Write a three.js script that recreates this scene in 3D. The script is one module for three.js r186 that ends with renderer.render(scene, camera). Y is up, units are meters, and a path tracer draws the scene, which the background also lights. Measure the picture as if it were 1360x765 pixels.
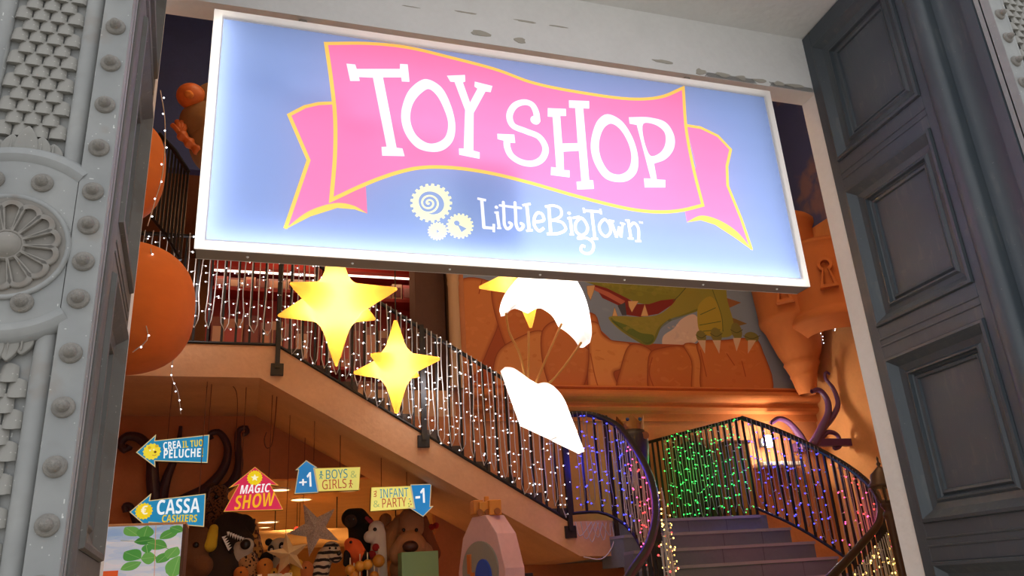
import * as THREE from 'three';
import { mergeGeometries, toCreasedNormals } from 'three/addons/utils/BufferGeometryUtils.js';
import { RoundedBoxGeometry } from 'three/addons/geometries/RoundedBoxGeometry.js';
import { RectAreaLightUniformsLib } from 'three/addons/lights/RectAreaLightUniformsLib.js';
import { MarchingCubes } from 'three/addons/objects/MarchingCubes.js';

RectAreaLightUniformsLib.init();
const V3 = THREE.Vector3, PI = Math.PI;
const scene = new THREE.Scene();
const renderer = new THREE.WebGLRenderer({ antialias: true });
renderer.toneMapping = THREE.LinearToneMapping;
renderer.toneMappingExposure = 1.0;
renderer.shadowMap.enabled = true;

// ---------- camera: a passer-by on the pavement looks up and to the right into the portal ----------
const FOCAL = 1064.03, EYE = new V3(0, 1.6, 0);
const YAW = THREE.MathUtils.degToRad(18.963), PITCH = THREE.MathUtils.degToRad(20.684), ROLL = THREE.MathUtils.degToRad(-3.799);
const sy = Math.sin(YAW), cy = Math.cos(YAW), sp = Math.sin(PITCH), cp = Math.cos(PITCH), sr = Math.sin(ROLL), cr = Math.cos(ROLL);
const fwd = new V3(sy * cp, sp, -cy * cp), r0 = new V3(cy, 0, sy), u0 = new V3(-sy * sp, cp, cy * sp);
const right = r0.clone().multiplyScalar(cr).addScaledVector(u0, sr), up = r0.clone().multiplyScalar(-sr).addScaledVector(u0, cr);
const camera = new THREE.PerspectiveCamera(2 * Math.atan(382.5 / FOCAL) * 180 / PI, 1360 / 765, 0.05, 200);
camera.matrixAutoUpdate = true;
camera.position.copy(EYE);
camera.quaternion.setFromRotationMatrix(new THREE.Matrix4().makeBasis(right, up, fwd.clone().negate()));
// the point of the vertical plane z = -F that the photograph shows at pixel (x, y)
function P(x, y, F) {
  const d = right.clone().multiplyScalar(x - 680).addScaledVector(up, 382.5 - y).addScaledVector(fwd, FOCAL);
  return d.multiplyScalar(F / -d.z).add(EYE);
}

// ---------- sky: bright overcast over the street ----------
{
  const w = 64, h = 32, a = new Float32Array(w * h * 4);
  for (let j = 0; j < h; j++) for (let i = 0; i < w; i++) {
    const e = Math.max(0, (j + 0.5) / h * 2 - 1), k = 0.72 + 0.28 * e, o = (j * w + i) * 4;
    a[o] = 0.96 * k; a[o + 1] = 0.98 * k; a[o + 2] = 1.02 * k; a[o + 3] = 1;
  }
  const sky = new THREE.DataTexture(a, w, h, THREE.RGBAFormat, THREE.FloatType);
  sky.mapping = THREE.EquirectangularReflectionMapping; sky.magFilter = THREE.LinearFilter; sky.needsUpdate = true;
  scene.background = sky; scene.environment = sky;
  scene.backgroundIntensity = 1.5; scene.environmentIntensity = 1.5;
}

// ---------- helpers ----------
let seed = 7;
const rnd = () => { seed = (seed * 1664525 + 1013904223) >>> 0; return seed / 4294967296; };
const rr = (a, b) => a + (b - a) * rnd();
function hash(x, y, s) { let h = Math.imul(x, 374761393) + Math.imul(y, 668265263) + Math.imul(s, 2147483647) | 0; h = Math.imul(h ^ (h >>> 13), 1274126177); return ((h ^ (h >>> 16)) >>> 0) / 4294967296; }
function vnoise(x, y, per, s) {
  const xi = Math.floor(x), yi = Math.floor(y), fx = x - xi, fy = y - yi, u = fx * fx * (3 - 2 * fx), v = fy * fy * (3 - 2 * fy), m = (n) => ((n % per) + per) % per;
  const a = hash(m(xi), m(yi), s), b = hash(m(xi + 1), m(yi), s), c = hash(m(xi), m(yi + 1), s), d = hash(m(xi + 1), m(yi + 1), s);
  return a + (b - a) * u + (c - a) * v + (a - b - c + d) * u * v;
}
function fbm(x, y, per, oct, s) { let t = 0, a = 0.5, n = 0; for (let k = 0; k < oct; k++) { t += a * vnoise(x, y, per, s + k); n += a; x *= 2; y *= 2; per *= 2; a *= 0.5; } return t / n; }
function tex(n, fn, srgb = true, rx = 1, ry = 1) {   // fn(u, v) -> [r, g, b] 0..1
  const a = new Uint8Array(n * n * 4);
  for (let j = 0; j < n; j++) for (let i = 0; i < n; i++) {
    const c = fn(i / n, j / n), o = (j * n + i) * 4;
    for (let k = 0; k < 3; k++) a[o + k] = Math.max(0, Math.min(255, 255 * (typeof c === 'number' ? c : c[k])));
    a[o + 3] = 255;
  }
  const t = new THREE.DataTexture(a, n, n); t.wrapS = t.wrapT = THREE.RepeatWrapping; t.magFilter = THREE.LinearFilter; t.minFilter = THREE.LinearMipmapLinearFilter; t.generateMipmaps = true;
  if (srgb) t.colorSpace = THREE.SRGBColorSpace;
  t.repeat.set(rx, ry); t.needsUpdate = true; return t;
}
function canvasTex(w, h, draw) {
  const c = document.createElement('canvas'); c.width = w; c.height = h; draw(c.getContext('2d'), w, h);
  const t = new THREE.CanvasTexture(c); t.colorSpace = THREE.SRGBColorSpace; t.anisotropy = 8; return t;
}
const std = (o) => new THREE.MeshStandardMaterial(o);
const phy = (o) => new THREE.MeshPhysicalMaterial(o);
// uv in metres, by the dominant axis of each face
function boxUV(g) {
  g = g.index ? g.toNonIndexed() : g;
  const p = g.attributes.position, uv = new Float32Array(p.count * 2), a = new V3(), b = new V3(), c = new V3();
  for (let i = 0; i < p.count; i += 3) {
    a.fromBufferAttribute(p, i); b.fromBufferAttribute(p, i + 1); c.fromBufferAttribute(p, i + 2);
    const n = b.clone().sub(a).cross(c.clone().sub(a)), ax = Math.abs(n.x), ay = Math.abs(n.y), az = Math.abs(n.z);
    [a, b, c].forEach((q, k) => { const o = (i + k) * 2; if (ax >= ay && ax >= az) { uv[o] = q.z; uv[o + 1] = q.y; } else if (ay >= az) { uv[o] = q.x; uv[o + 1] = q.z; } else { uv[o] = q.x; uv[o + 1] = q.y; } });
  }
  g.setAttribute('uv', new THREE.BufferAttribute(uv, 2));
  return g;
}
function join(list) {
  const l = list.map((g) => { g = g.index ? g.toNonIndexed() : g; for (const k of Object.keys(g.attributes)) if (!['position', 'normal', 'uv'].includes(k)) g.deleteAttribute(k); if (!g.attributes.normal) g.computeVertexNormals(); if (!g.attributes.uv) g.setAttribute('uv', new THREE.BufferAttribute(new Float32Array(g.attributes.position.count * 2), 2)); return g; });
  return l.length > 1 ? mergeGeometries(l) : l[0];
}
const origin = new WeakMap();           // world place of a thing's own zero, so that geometry can be written in world coordinates
const used = new Map();
function numbered(n) { const k = used.get(n) || 0; used.set(n, k + 1); return k ? `${n}_${String(k).padStart(3, '0')}` : n; }
function tag(o, label, category, group, kind) { if (label) o.userData.label = label; if (category) o.userData.category = category; if (group) o.userData.group = group; if (kind) o.userData.kind = kind; return o; }
function thing(name, label, category, at = [0, 0, 0], group) {
  const g = new THREE.Group(); g.name = numbered(name); g.position.set(...at); scene.add(g); origin.set(g, new V3(...at)); return tag(g, label, category, group);
}
function mesh(name, geo, mat) { const m = new THREE.Mesh(geo, mat); m.name = name; m.castShadow = m.receiveShadow = true; return m; }
// geometry in world coordinates, as a part of PARENT
function obj(parent, name, geo, mat, label) {
  const o = origin.get(parent) || new V3(), m = mesh(name, geo, mat);
  geo.translate(-o.x, -o.y, -o.z); parent.add(m); origin.set(m, o); if (label) m.userData.label = label; return m;
}
// a shared geometry, set at a world place
function put(parent, name, geo, mat, at, rot, scale) {
  const o = origin.get(parent) || new V3(), m = mesh(name, geo, mat), w = Array.isArray(at) ? new V3(...at) : at;
  m.position.copy(w).sub(o); if (rot) m.rotation.set(...rot); if (scale) m.scale.set(...(Array.isArray(scale) ? scale : [scale, scale, scale]));
  parent.add(m); origin.set(m, w.clone()); return m;
}
// plain child in the parent's own axes
function child(parent, name, geo, mat, at) { const m = mesh(name, geo, mat); if (at) m.position.set(...at); parent.add(m); return m; }
function struct(name, geo, mat, label) { const m = mesh(name, geo, mat); scene.add(m); m.userData.kind = 'structure'; if (label) m.userData.label = label; origin.set(m, new V3()); return m; }
function B(x0, x1, y0, y1, z0, z1) { const g = new THREE.BoxGeometry(Math.abs(x1 - x0), Math.abs(y1 - y0), Math.abs(z1 - z0)); g.translate((x0 + x1) / 2, (y0 + y1) / 2, (z0 + z1) / 2); return boxUV(g); }
function RB(x0, x1, y0, y1, z0, z1, r = 0.008, s = 2) { const g = new RoundedBoxGeometry(Math.abs(x1 - x0), Math.abs(y1 - y0), Math.abs(z1 - z0), s, r); g.translate((x0 + x1) / 2, (y0 + y1) / 2, (z0 + z1) / 2); return boxUV(g); }
function shapeOf(pts) { const s = new THREE.Shape(); pts.forEach(([x, y], i) => (i ? s.lineTo(x, y) : s.moveTo(x, y))); s.closePath(); return s; }
function ext(pts, depth, bevel = 0, holes = []) {
  const s = Array.isArray(pts) ? shapeOf(pts) : pts; for (const h of holes) s.holes.push(new THREE.Path(h.map(([x, y]) => new THREE.Vector2(x, y))));
  return new THREE.ExtrudeGeometry(s, { depth, bevelEnabled: bevel > 0, bevelSize: bevel, bevelThickness: bevel, bevelSegments: 2, curveSegments: 10 });
}
const lathe = (pts, n = 24) => new THREE.LatheGeometry(pts.map(([x, y]) => new THREE.Vector2(x, y)), n);
// round bar of changing radius along points
function bar(pts, rad, seg = 24, sides = 8, closed = false) {
  const c = new THREE.CatmullRomCurve3(pts.map((q) => (Array.isArray(q) ? new V3(...q) : q)), closed, 'centripetal');
  const g = new THREE.TubeGeometry(c, seg, 1, sides, closed), p = g.attributes.position, fr = c.getPointAt.bind(c);
  for (let i = 0; i <= seg; i++) { const t = i / seg, q = fr(t), r = typeof rad === 'function' ? rad(t) : rad; for (let j = 0; j <= sides; j++) { const k = i * (sides + 1) + j; p.setXYZ(k, q.x + (p.getX(k) - q.x) * r, q.y + (p.getY(k) - q.y) * r, q.z + (p.getZ(k) - q.z) * r); } }
  g.computeVertexNormals(); return g;
}
function rod(a, b, r, sides = 6) { a = Array.isArray(a) ? new V3(...a) : a; b = Array.isArray(b) ? new V3(...b) : b; const g = new THREE.CylinderGeometry(r, r, a.distanceTo(b), sides); g.applyQuaternion(new THREE.Quaternion().setFromUnitVectors(new V3(0, 1, 0), b.clone().sub(a).normalize())); g.translate((a.x + b.x) / 2, (a.y + b.y) / 2, (a.z + b.z) / 2); return g; }
// moulded rectangular frame with mitred corners: profile = [[inset, height], ...], in the xy plane
function mould(x0, x1, y0, y1, profile) {
  const pos = [], ring = ([d, h]) => [[x0 + d, y0 + d, h], [x1 - d, y0 + d, h], [x1 - d, y1 - d, h], [x0 + d, y1 - d, h]];
  for (let k = 0; k + 1 < profile.length; k++) { const a = ring(profile[k]), b = ring(profile[k + 1]); for (let i = 0; i < 4; i++) { const j = (i + 1) % 4; pos.push(...a[i], ...a[j], ...b[j], ...a[i], ...b[j], ...b[i]); } }
  const g = new THREE.BufferGeometry(); g.setAttribute('position', new THREE.Float32BufferAttribute(pos, 3)); g.computeVertexNormals(); return boxUV(g);
}
// closed strip swept along a straight line: profile points [x, z], from y0 to y1
function strip(profile, y0, y1) { const g = ext(profile, y1 - y0); g.rotateX(-PI / 2); g.translate(0, y0, 0); return boxUV(g); }
// ---------- materials of the building ----------
const mix = (a, b, t) => a + (b - a) * t, mix3 = (a, b, t) => [mix(a[0], b[0], t), mix(a[1], b[1], t), mix(a[2], b[2], t)];
const sst = (a, b, x) => { x = Math.max(0, Math.min(1, (x - a) / (b - a))); return x * x * (3 - 2 * x); };
// old grey paint on cast iron: uneven coats, chalky specks, a few rust spots
const greyMap = tex(512, (u, v) => {
  const a = fbm(u * 6, v * 6, 6, 5, 11), b = fbm(u * 40, v * 40, 40, 2, 23), sp = vnoise(u * 128, v * 128, 128, 5), ru = fbm(u * 10, v * 10, 10, 4, 77);
  let c = mix3([0.505, 0.515, 0.515], [0.62, 0.62, 0.605], a); c = mix3(c, [0.52, 0.52, 0.51], 0.22 * sst(0.5, 0.85, b));
  if (sp > 0.975) c = [0.82, 0.82, 0.8]; return mix3(c, [0.5, 0.43, 0.37], 0.22 * sst(0.7, 0.82, ru));
});
const greyBump = tex(256, (u, v) => fbm(u * 30, v * 30, 30, 4, 3), false);
const M = {};
M.iron = std({ map: greyMap, bumpMap: greyBump, bumpScale: 0.0018, roughness: 0.72 });
M.ironBolt = std({ map: greyMap, color: 0xe6ddd4, bumpMap: greyBump, bumpScale: 0.002, roughness: 0.75 });
M.ironScale = std({ map: greyMap, color: 0xf4efe8, bumpMap: greyBump, bumpScale: 0.0018, roughness: 0.8 });
// dark blue-grey door paint with a film of street dust in patches and runs
const doorMap = tex(512, (u, v) => {
  const a = fbm(u * 5, v * 5, 5, 5, 31), b = fbm(u * 60, v * 8, 60, 3, 41), c = mix3([0.25, 0.28, 0.312], [0.305, 0.33, 0.352], a);
  const d = mix3(c, [0.40, 0.40, 0.395], 0.55 * sst(0.58, 0.85, b * 0.6 + a * 0.4)); return vnoise(u * 200, v * 200, 200, 9) > 0.985 ? [0.5, 0.5, 0.49] : d;
});
const doorBump = tex(256, (u, v) => fbm(u * 50, v * 10, 50, 3, 13), false);
M.door = std({ map: doorMap, bumpMap: doorBump, bumpScale: 0.0006, roughness: 0.5 });
M.doorDaylitDusty = std({ map: greyMap, color: 0xb4aea8, bumpMap: doorBump, bumpScale: 0.001, roughness: 0.7 });  // lightened door paint: daylight on the left leaf and dust put into the colour
M.doorMould = std({ map: doorMap, color: 0xf2f4f0, bumpMap: doorBump, bumpScale: 0.0012, roughness: 0.45 });
const plasterMap = tex(512, (u, v) => { const a = fbm(u * 6, v * 6, 6, 5, 51), b = fbm(u * 50, v * 50, 50, 2, 61); return mix3([0.89, 0.885, 0.87], [0.95, 0.945, 0.93], a * 0.7 + b * 0.3); });
const plasterBump = tex(256, (u, v) => fbm(u * 24, v * 24, 24, 4, 15), false);
M.plaster = std({ map: plasterMap, bumpMap: plasterBump, bumpScale: 0.003, roughness: 0.9 });
M.plasterRaw = std({ color: 0xc4beb2, map: plasterMap, bumpMap: plasterBump, bumpScale: 0.012, roughness: 1 });
const wallMap = tex(512, (u, v) => { const a = fbm(u * 4, v * 4, 4, 5, 91), b = fbm(u * 40, v * 40, 40, 2, 95); return mix3([0.86, 0.86, 0.86], [1, 1, 1], a * 0.75 + b * 0.25); });
const wall = (hex, o = {}) => std({ color: hex, map: wallMap, bumpMap: plasterBump, bumpScale: 0.002, roughness: 0.85, ...o });
M.orange = wall(0xcc8252); M.tan = wall(0xdcab80); M.nightSky = wall(0x46548a); M.brown = wall(0x8a6240); M.cream = wall(0xdcc09a);
M.paving = std({ color: 0xcfcac0, map: wallMap, roughness: 0.9 });
M.black = std({ color: 0x1b1614, roughness: 0.45, metalness: 0.3 });

// ---------- street, portal and room shell ----------
struct('ground_pavement', B(-12, 14, -0.2, 0, -2.05, 14), M.paving);
struct('floor', B(-3.2, 8.2, -0.2, 0, -19, -2.05), wall(0xd9c9b2));
// front wall of the building with the portal cut through it
struct('wall_front', join([B(-9, -0.66, 0, 10, -3.25, -2.12), B(3.30, 11, 0, 10, -3.25, -2.12), B(-0.66, 3.30, 4.632, 10, -3.25, -2.12)]), M.plaster);
struct('wall_portal_left', B(-9, -0.473, 0, 4.245, -3.38, -3.25), M.plaster);
struct('wall_portal_right', B(3.098, 11, 0, 4.245, -3.38, -3.25), M.plaster);
const lintel = struct('trim_lintel', B(-9, 11, 4.245, 10, -3.38, -3.25), M.plaster, 'white plastered beam over the shop entrance with chipped lower edge');
{ // chipped plaster along the lower edge: ragged flakes of bare render proud of the beam, some with wire mesh
  const spots = [[930, 97], [960, 103], [985, 107], [1010, 111], [1035, 116], [1058, 120], [640, 46], [690, 55], [620, 18], [700, 30], [740, 36], [880, 83], [545, 10]];
  for (const [x, y] of spots) {
    const c = P(x, y, 3.25), n = 11, pts = [], low = c.y < 4.30, w = rr(0.03, 0.075), h = low ? rr(0.010, 0.022) : rr(0.003, 0.006);
    for (let k = 0; k < n; k++) { const a = k / n * 2 * PI, r = rr(0.6, 1.1); pts.push([Math.cos(a) * w * r, Math.sin(a) * h * r]); }
    const g = boxUV(ext(pts, low ? 0.004 : 0.002)); g.translate(c.x, Math.max(c.y, 4.268) + 0.005, -3.25); obj(lintel, 'plaster_flake', g, M.plasterRaw);
  }
  const wm = std({ color: 0x5f5c55, roughness: 0.7 });
  for (const [xa, xb] of [[2.35, 2.66], [2.78, 3.06]]) { const l = []; for (let x = xa; x < xb; x += 0.014) { l.push(rod([x, 4.246, -3.2475], [x + 0.03, 4.276, -3.2475], 0.0016, 4)); l.push(rod([x + 0.03, 4.246, -3.2475], [x, 4.276, -3.2475], 0.0016, 4)); } obj(lintel, 'wire_mesh', join(l), wm).userData.kind = 'stuff'; }
}
// ---------- cast-iron pilasters on both sides of the portal ----------
const boltGeo = join([lathe([[0.0001, 0.034], [0.006, 0.0325], [0.0105, 0.029], [0.0135, 0.022], [0.0145, 0.014], [0.0155, 0.012], [0.021, 0.0105], [0.0245, 0.007], [0.0255, 0.003], [0.0255, 0]], 18)]); boltGeo.rotateX(PI / 2);
const scaleGeo = (() => { // one overlapping scale: a bowed tongue, proud and square at its lower edge, pointed on top
  const nu = 6, nv = 4, W = 0.0202, pos = [], id = [], at = (i, j) => { const u = i / nu * 2 - 1, v = j / nv; const top = 0.044 - 0.007 * Math.abs(u) ** 1.5; return [u * W * (1 - 0.10 * v * v), -0.005 + 0.004 * u * u * (1 - v) + v * (top + 0.005), (0.021 * (1 - v) + 0.009 * v) * (1 - 0.32 * u * u) * (Math.abs(u) > 0.99 ? 0.55 : 1) ]; };
  for (let j = 0; j <= nv; j++) for (let i = 0; i <= nu; i++) pos.push(...at(i, j));
  for (let i = 0; i <= nu; i++) { const a = at(i, 0); pos.push(a[0], a[1] + 0.004, -0.004); }
  const q = (a, b, c, d) => id.push(a, b, c, a, c, d), r = nu + 1;
  for (let j = 0; j < nv; j++) for (let i = 0; i < nu; i++) q(j * r + i, j * r + i + 1, (j + 1) * r + i + 1, (j + 1) * r + i);
  const o = (nv + 1) * r; for (let i = 0; i < nu; i++) q(o + i, o + i + 1, i + 1, i);
  const g = new THREE.BufferGeometry(); g.setAttribute('position', new THREE.Float32BufferAttribute(pos, 3)); g.setIndex(id); return boxUV(toCreasedNormals(g, 1.0));
})();
const petalGeo = (() => { // hollow petal with a raised rim, along +y
  const out = [], n = 10; for (let k = 0; k <= n; k++) { const a = -0.5 * PI + k / n * PI; out.push([Math.cos(a + PI / 2) * 0.026 * -1, 0.094 + Math.sin(a + PI / 2) * 0.022]); }
  const rim = [[-0.008, 0.036], [-0.026, 0.094], ...out.slice(1, -1).map(([x, y]) => [x, y]), [0.026, 0.094], [0.008, 0.036]];
  const inn = rim.map(([x, y]) => [x * 0.68, 0.05 + (y - 0.05) * 0.86]);
  return boxUV(ext(rim, 0.008, 0.003, [inn]));
})();
function pilaster(name, label, cx, dir) {   // dir: +1 = the side of the door lies at +x
  const t = thing(name, label, 'pilaster', [cx, 0, -2.09]), X = (d) => cx + dir * d;
  obj(t, 'body', B(cx - 0.207, cx + 0.207, 0, 4.9, -2.118, -2.09), M.iron);
  for (const s of [-1, 1]) {
    obj(t, 'bolt_strip', RB(cx + s * 0.135, cx + s * 0.207, 0, 4.9, -2.10, -2.05, 0.004), M.iron);
    for (const [y0, y1] of [[0, 2.30], [2.65, 4.9]]) {
      const g = join([0.108].map((x) => { const q = new THREE.CylinderGeometry(0.025, 0.025, y1 - y0, 14, 1); q.scale(1, 1, 1.0); q.translate(cx + s * x, (y0 + y1) / 2, -2.088); return boxUV(toCreasedNormals(q, 0.9)); }));
      obj(t, 'half_round_moulding', g, M.iron);
    }
  }
  // medallion: plate between two arched mouldings, with a rosette
  const cyc = 2.475; obj(t, 'medallion_plate', boxUV((() => { const p = []; for (let k = 0; k <= 16; k++) { const a = THREE.MathUtils.degToRad(53 + 74 * k / 16); p.push([Math.cos(a) * 0.222, Math.sin(a) * 0.222]); } for (let k = 0; k <= 16; k++) { const a = THREE.MathUtils.degToRad(233 + 74 * k / 16); p.push([Math.cos(a) * 0.222, Math.sin(a) * 0.222]); } const g = ext(p, 0.04); g.translate(cx, cyc, -2.093); return g; })()), M.iron);
  for (const s of [1, -1]) { const p = []; for (let k = 0; k <= 12; k++) { const a = THREE.MathUtils.degToRad(52 + 76 * k / 12); p.push(new V3(cx + Math.cos(a) * 0.235, cyc + s * Math.sin(a) * 0.235, -2.075)); } obj(t, 'arched_moulding', boxUV(bar(p, 0.03, 20, 10)), M.iron); }
  const ro = put(t, 'rosette', (() => { const g = new THREE.TorusGeometry(0.133, 0.007, 8, 40); return boxUV(g); })(), M.iron, [cx, cyc - 0.018, -2.05]);
  child(ro, 'boss', boxUV(lathe([[0.0001, 0.03], [0.012, 0.029], [0.024, 0.024], [0.031, 0.014], [0.033, 0.009], [0.04, 0.008], [0.042, 0]], 24).rotateX(PI / 2)), M.ironBolt);
  child(ro, 'dish', boxUV(lathe([[0.0001, -0.001], [0.10, -0.001], [0.128, 0.004]], 36).rotateX(PI / 2)), M.ironBolt);
  for (let k = 0; k < 14; k++) { const m = child(ro, 'petal', petalGeo, M.ironBolt); m.rotation.z = k / 14 * 2 * PI; }
  // scales above and below the medallion
  for (const [y0, y1] of [[2.775, 4.75], [1.2, 2.165]]) for (let r = 0, y = y1 - 0.0365; y > y0; y -= 0.0365, r++) {
    if (y < 1.6 && y1 < 2.5) break; if (y > 4.0) continue;
    for (let c = -2; c <= 2; c++) { const x = (c + (r % 2 ? 0.5 : 0)) * 0.0425; if (Math.abs(x) < 0.075) put(t, 'scale', scaleGeo, M.ironScale, [cx + x, y, -2.088]); }
  }
  // leaf ornament at the foot and head of the scale panels
  for (const s of [1, -1]) for (const [dx, h, w] of [[-0.062, 0.045, 0.02], [-0.034, 0.062, 0.021], [0, 0.088, 0.024], [0.034, 0.062, 0.021], [0.062, 0.045, 0.02]]) {
    const y0 = cyc + s * 0.235, out = []; for (let q = 0; q <= 12; q++) { const v = q / 12; out.push([w * Math.sin(PI * (0.25 + 0.75 * v)) ** 0.8 * 0.98 + 0.0005, s * h * v]); }
    const pts = [...out, ...out.slice().reverse().map(([x, y]) => [-x, y])], g = ext(s > 0 ? pts : pts.reverse(), 0.010, 0.004); g.translate(cx + dx, y0, -2.082 + (Math.abs(dx) < 0.01 ? 0.006 : Math.abs(dx) < 0.05 ? 0.003 : 0)); const lo = obj(t, 'leaf_ornament', boxUV(g), M.ironScale);
    obj(lo, 'leaf_rib', boxUV(bar([[cx + dx, y0 + s * 0.006, -2.064], [cx + dx, y0 + s * h * 0.9, -2.066]], (q) => 0.004 * (1 - 0.6 * q), 6, 6)), M.ironScale);
  }
  const ys = [3.134, 3.012, 2.88, 2.748, 2.62, 2.525, 2.426, 2.328, 2.191, 2.061, 1.925, 1.798, 1.67, 1.54, 3.258, 3.38, 3.485, 3.593, 3.716, 3.841, 3.965, 4.09];
  for (const s of [-1, 1]) for (const y of ys) put(t, 'bolt', boltGeo, M.ironBolt, [cx + s * 0.171, y, -2.05], [0, 0, rr(0, 6)]);
  for (const [dx, dy] of [[0.054, 0.159], [0.052, -0.162], [-0.054, 0.159], [-0.052, -0.162]]) put(t, 'bolt', boltGeo, M.ironBolt, [cx + dx, cyc + dy, -2.053], [0, 0, rr(0, 6)]);
  return t;
}
pilaster('iron_pilaster', 'pale grey cast-iron pilaster with rosette beside the narrow side-on door leaf', -0.58, 1);
pilaster('iron_pilaster', 'pale grey cast-iron pilaster glimpsed past the panelled door leaf', 3.229, -1);

// ---------- the two door leaves, folded open into the portal ----------
function leaf(name, label, at, turn, mirror, paint = M.door, edge = M.doorMould) {
  const t = new THREE.Group(); t.name = name; scene.add(t); t.position.set(...at); t.rotation.y = turn; tag(t, label, null, null, 'structure');
  const W = 0.78, H = 4.625, x = (q) => (mirror ? W - q : q), bx = (a, b, y0, y1, z0, z1, r) => RB(Math.min(x(a), x(b)), Math.max(x(a), x(b)), y0, y1, z0, z1, r || 0.003);
  child(t, 'backing', bx(0.01, W - 0.01, 0, H, -0.08, -0.064), paint);
  child(t, 'stile', bx(0, 0.07, 0, H, -0.07, 0), paint); child(t, 'stile', bx(0.725, W, 0, H, -0.07, 0), paint);
  const P4 = [[3.738, 4.52], [2.757, 3.555], [1.779, 2.59], [0.80, 1.606], [0.12, 0.62]];
  let top = H;
  for (const [y0, y1] of P4) {
    child(t, 'rail', bx(0.07, 0.725, y1, top, -0.07, 0), paint); 
    if (top < H) { const ym = (y1 + top) / 2; for (const s of [-1, 1]) child(t, 'rail_bead', bx(0.066, 0.729, ym + s * 0.018 - 0.005, ym + s * 0.018 + 0.005, -0.002, 0.004, 0.003), edge); }
    const a = Math.min(x(0.07), x(0.725)), b = Math.max(x(0.07), x(0.725));
    child(t, 'panel_moulding', mould(a, b, y0, y1, [[0, 0], [0.004, 0.014], [0.018, 0.016], [0.03, 0.004], [0.055, -0.022], [0.085, -0.032], [0.096, -0.022], [0.104, -0.022], [0.108, -0.042], [0.116, -0.050], [0.126, -0.038], [0.138, -0.042], [0.142, -0.056]]), edge);
    child(t, 'panel', bx(0.07 + 0.138, 0.725 - 0.138, y0 + 0.138, y1 - 0.138, -0.066, -0.054), paint);
    top = y0;
  }
  child(t, 'rail', bx(0.07, 0.725, 0, top, -0.07, 0), paint);
  // rounded meeting post, hollow and flat of the frame, out to the pilaster
  const prof = [[0.78, -0.05], [0.78, 0]]; for (let k = 0; k <= 10; k++) { const a = k / 10 * PI; prof.push([0.84 - 0.055 * Math.cos(a), (mirror ? 0.008 : 0.04) * Math.sin(a)]); } prof.push([0.90, -0.05]);
  const post = ext(mirror ? prof.map(([p, q]) => [x(p), q]).reverse() : prof, H); post.rotateX(-PI / 2); post.scale(1, 1, -1); // profile's second axis becomes +z
  const fix = (g) => { const p = g.index ? g.toNonIndexed() : g, a = p.attributes.position; for (let i = 0; i < a.count; i += 3) for (const k of [0, 1, 2]) { const u = a.array[(i + 1) * 3 + k]; a.array[(i + 1) * 3 + k] = a.array[(i + 2) * 3 + k]; a.array[(i + 2) * 3 + k] = u; } p.computeVertexNormals(); return boxUV(toCreasedNormals(p, 0.6)); };
  child(t, 'meeting_post', fix(post), edge);
  const hol = [[0.90, -0.10], [0.90, -0.03]]; for (let k = 0; k <= 8; k++) { const a = k / 8 * PI; hol.push([0.985 - 0.085 * Math.cos(a), -0.03 - 0.05 * Math.sin(a)]); } hol.push([1.07, 0.0], [1.09, 0.004], [1.128, 0.004], [1.128, -0.10]);
  const fr = ext(mirror ? hol.map(([p, q]) => [x(p), q]).reverse() : hol, H); fr.rotateX(-PI / 2); fr.scale(1, 1, -1);
  child(t, 'frame_hollow', fix(fr), paint);
  return t;
}
const tr = THREE.MathUtils.degToRad(3.34), tl = THREE.MathUtils.degToRad(3.47);
// right leaf: its own x runs from the far edge towards the street; left leaf: from the street inwards
leaf('door_1', 'dark blue-grey panelled door leaf folded open, seen broadside', [3.085, 0, -3.25], -PI / 2 - tr, false);
leaf('door_2', 'pale grey panelled door leaf folded open, seen edge-on beside riveted pilaster', [-0.465 + Math.tan(tl) * 0.78, 0, -3.25 + 0.78], PI / 2 + tl, true, M.doorDaylitDusty, M.doorDaylitDusty);
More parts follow.
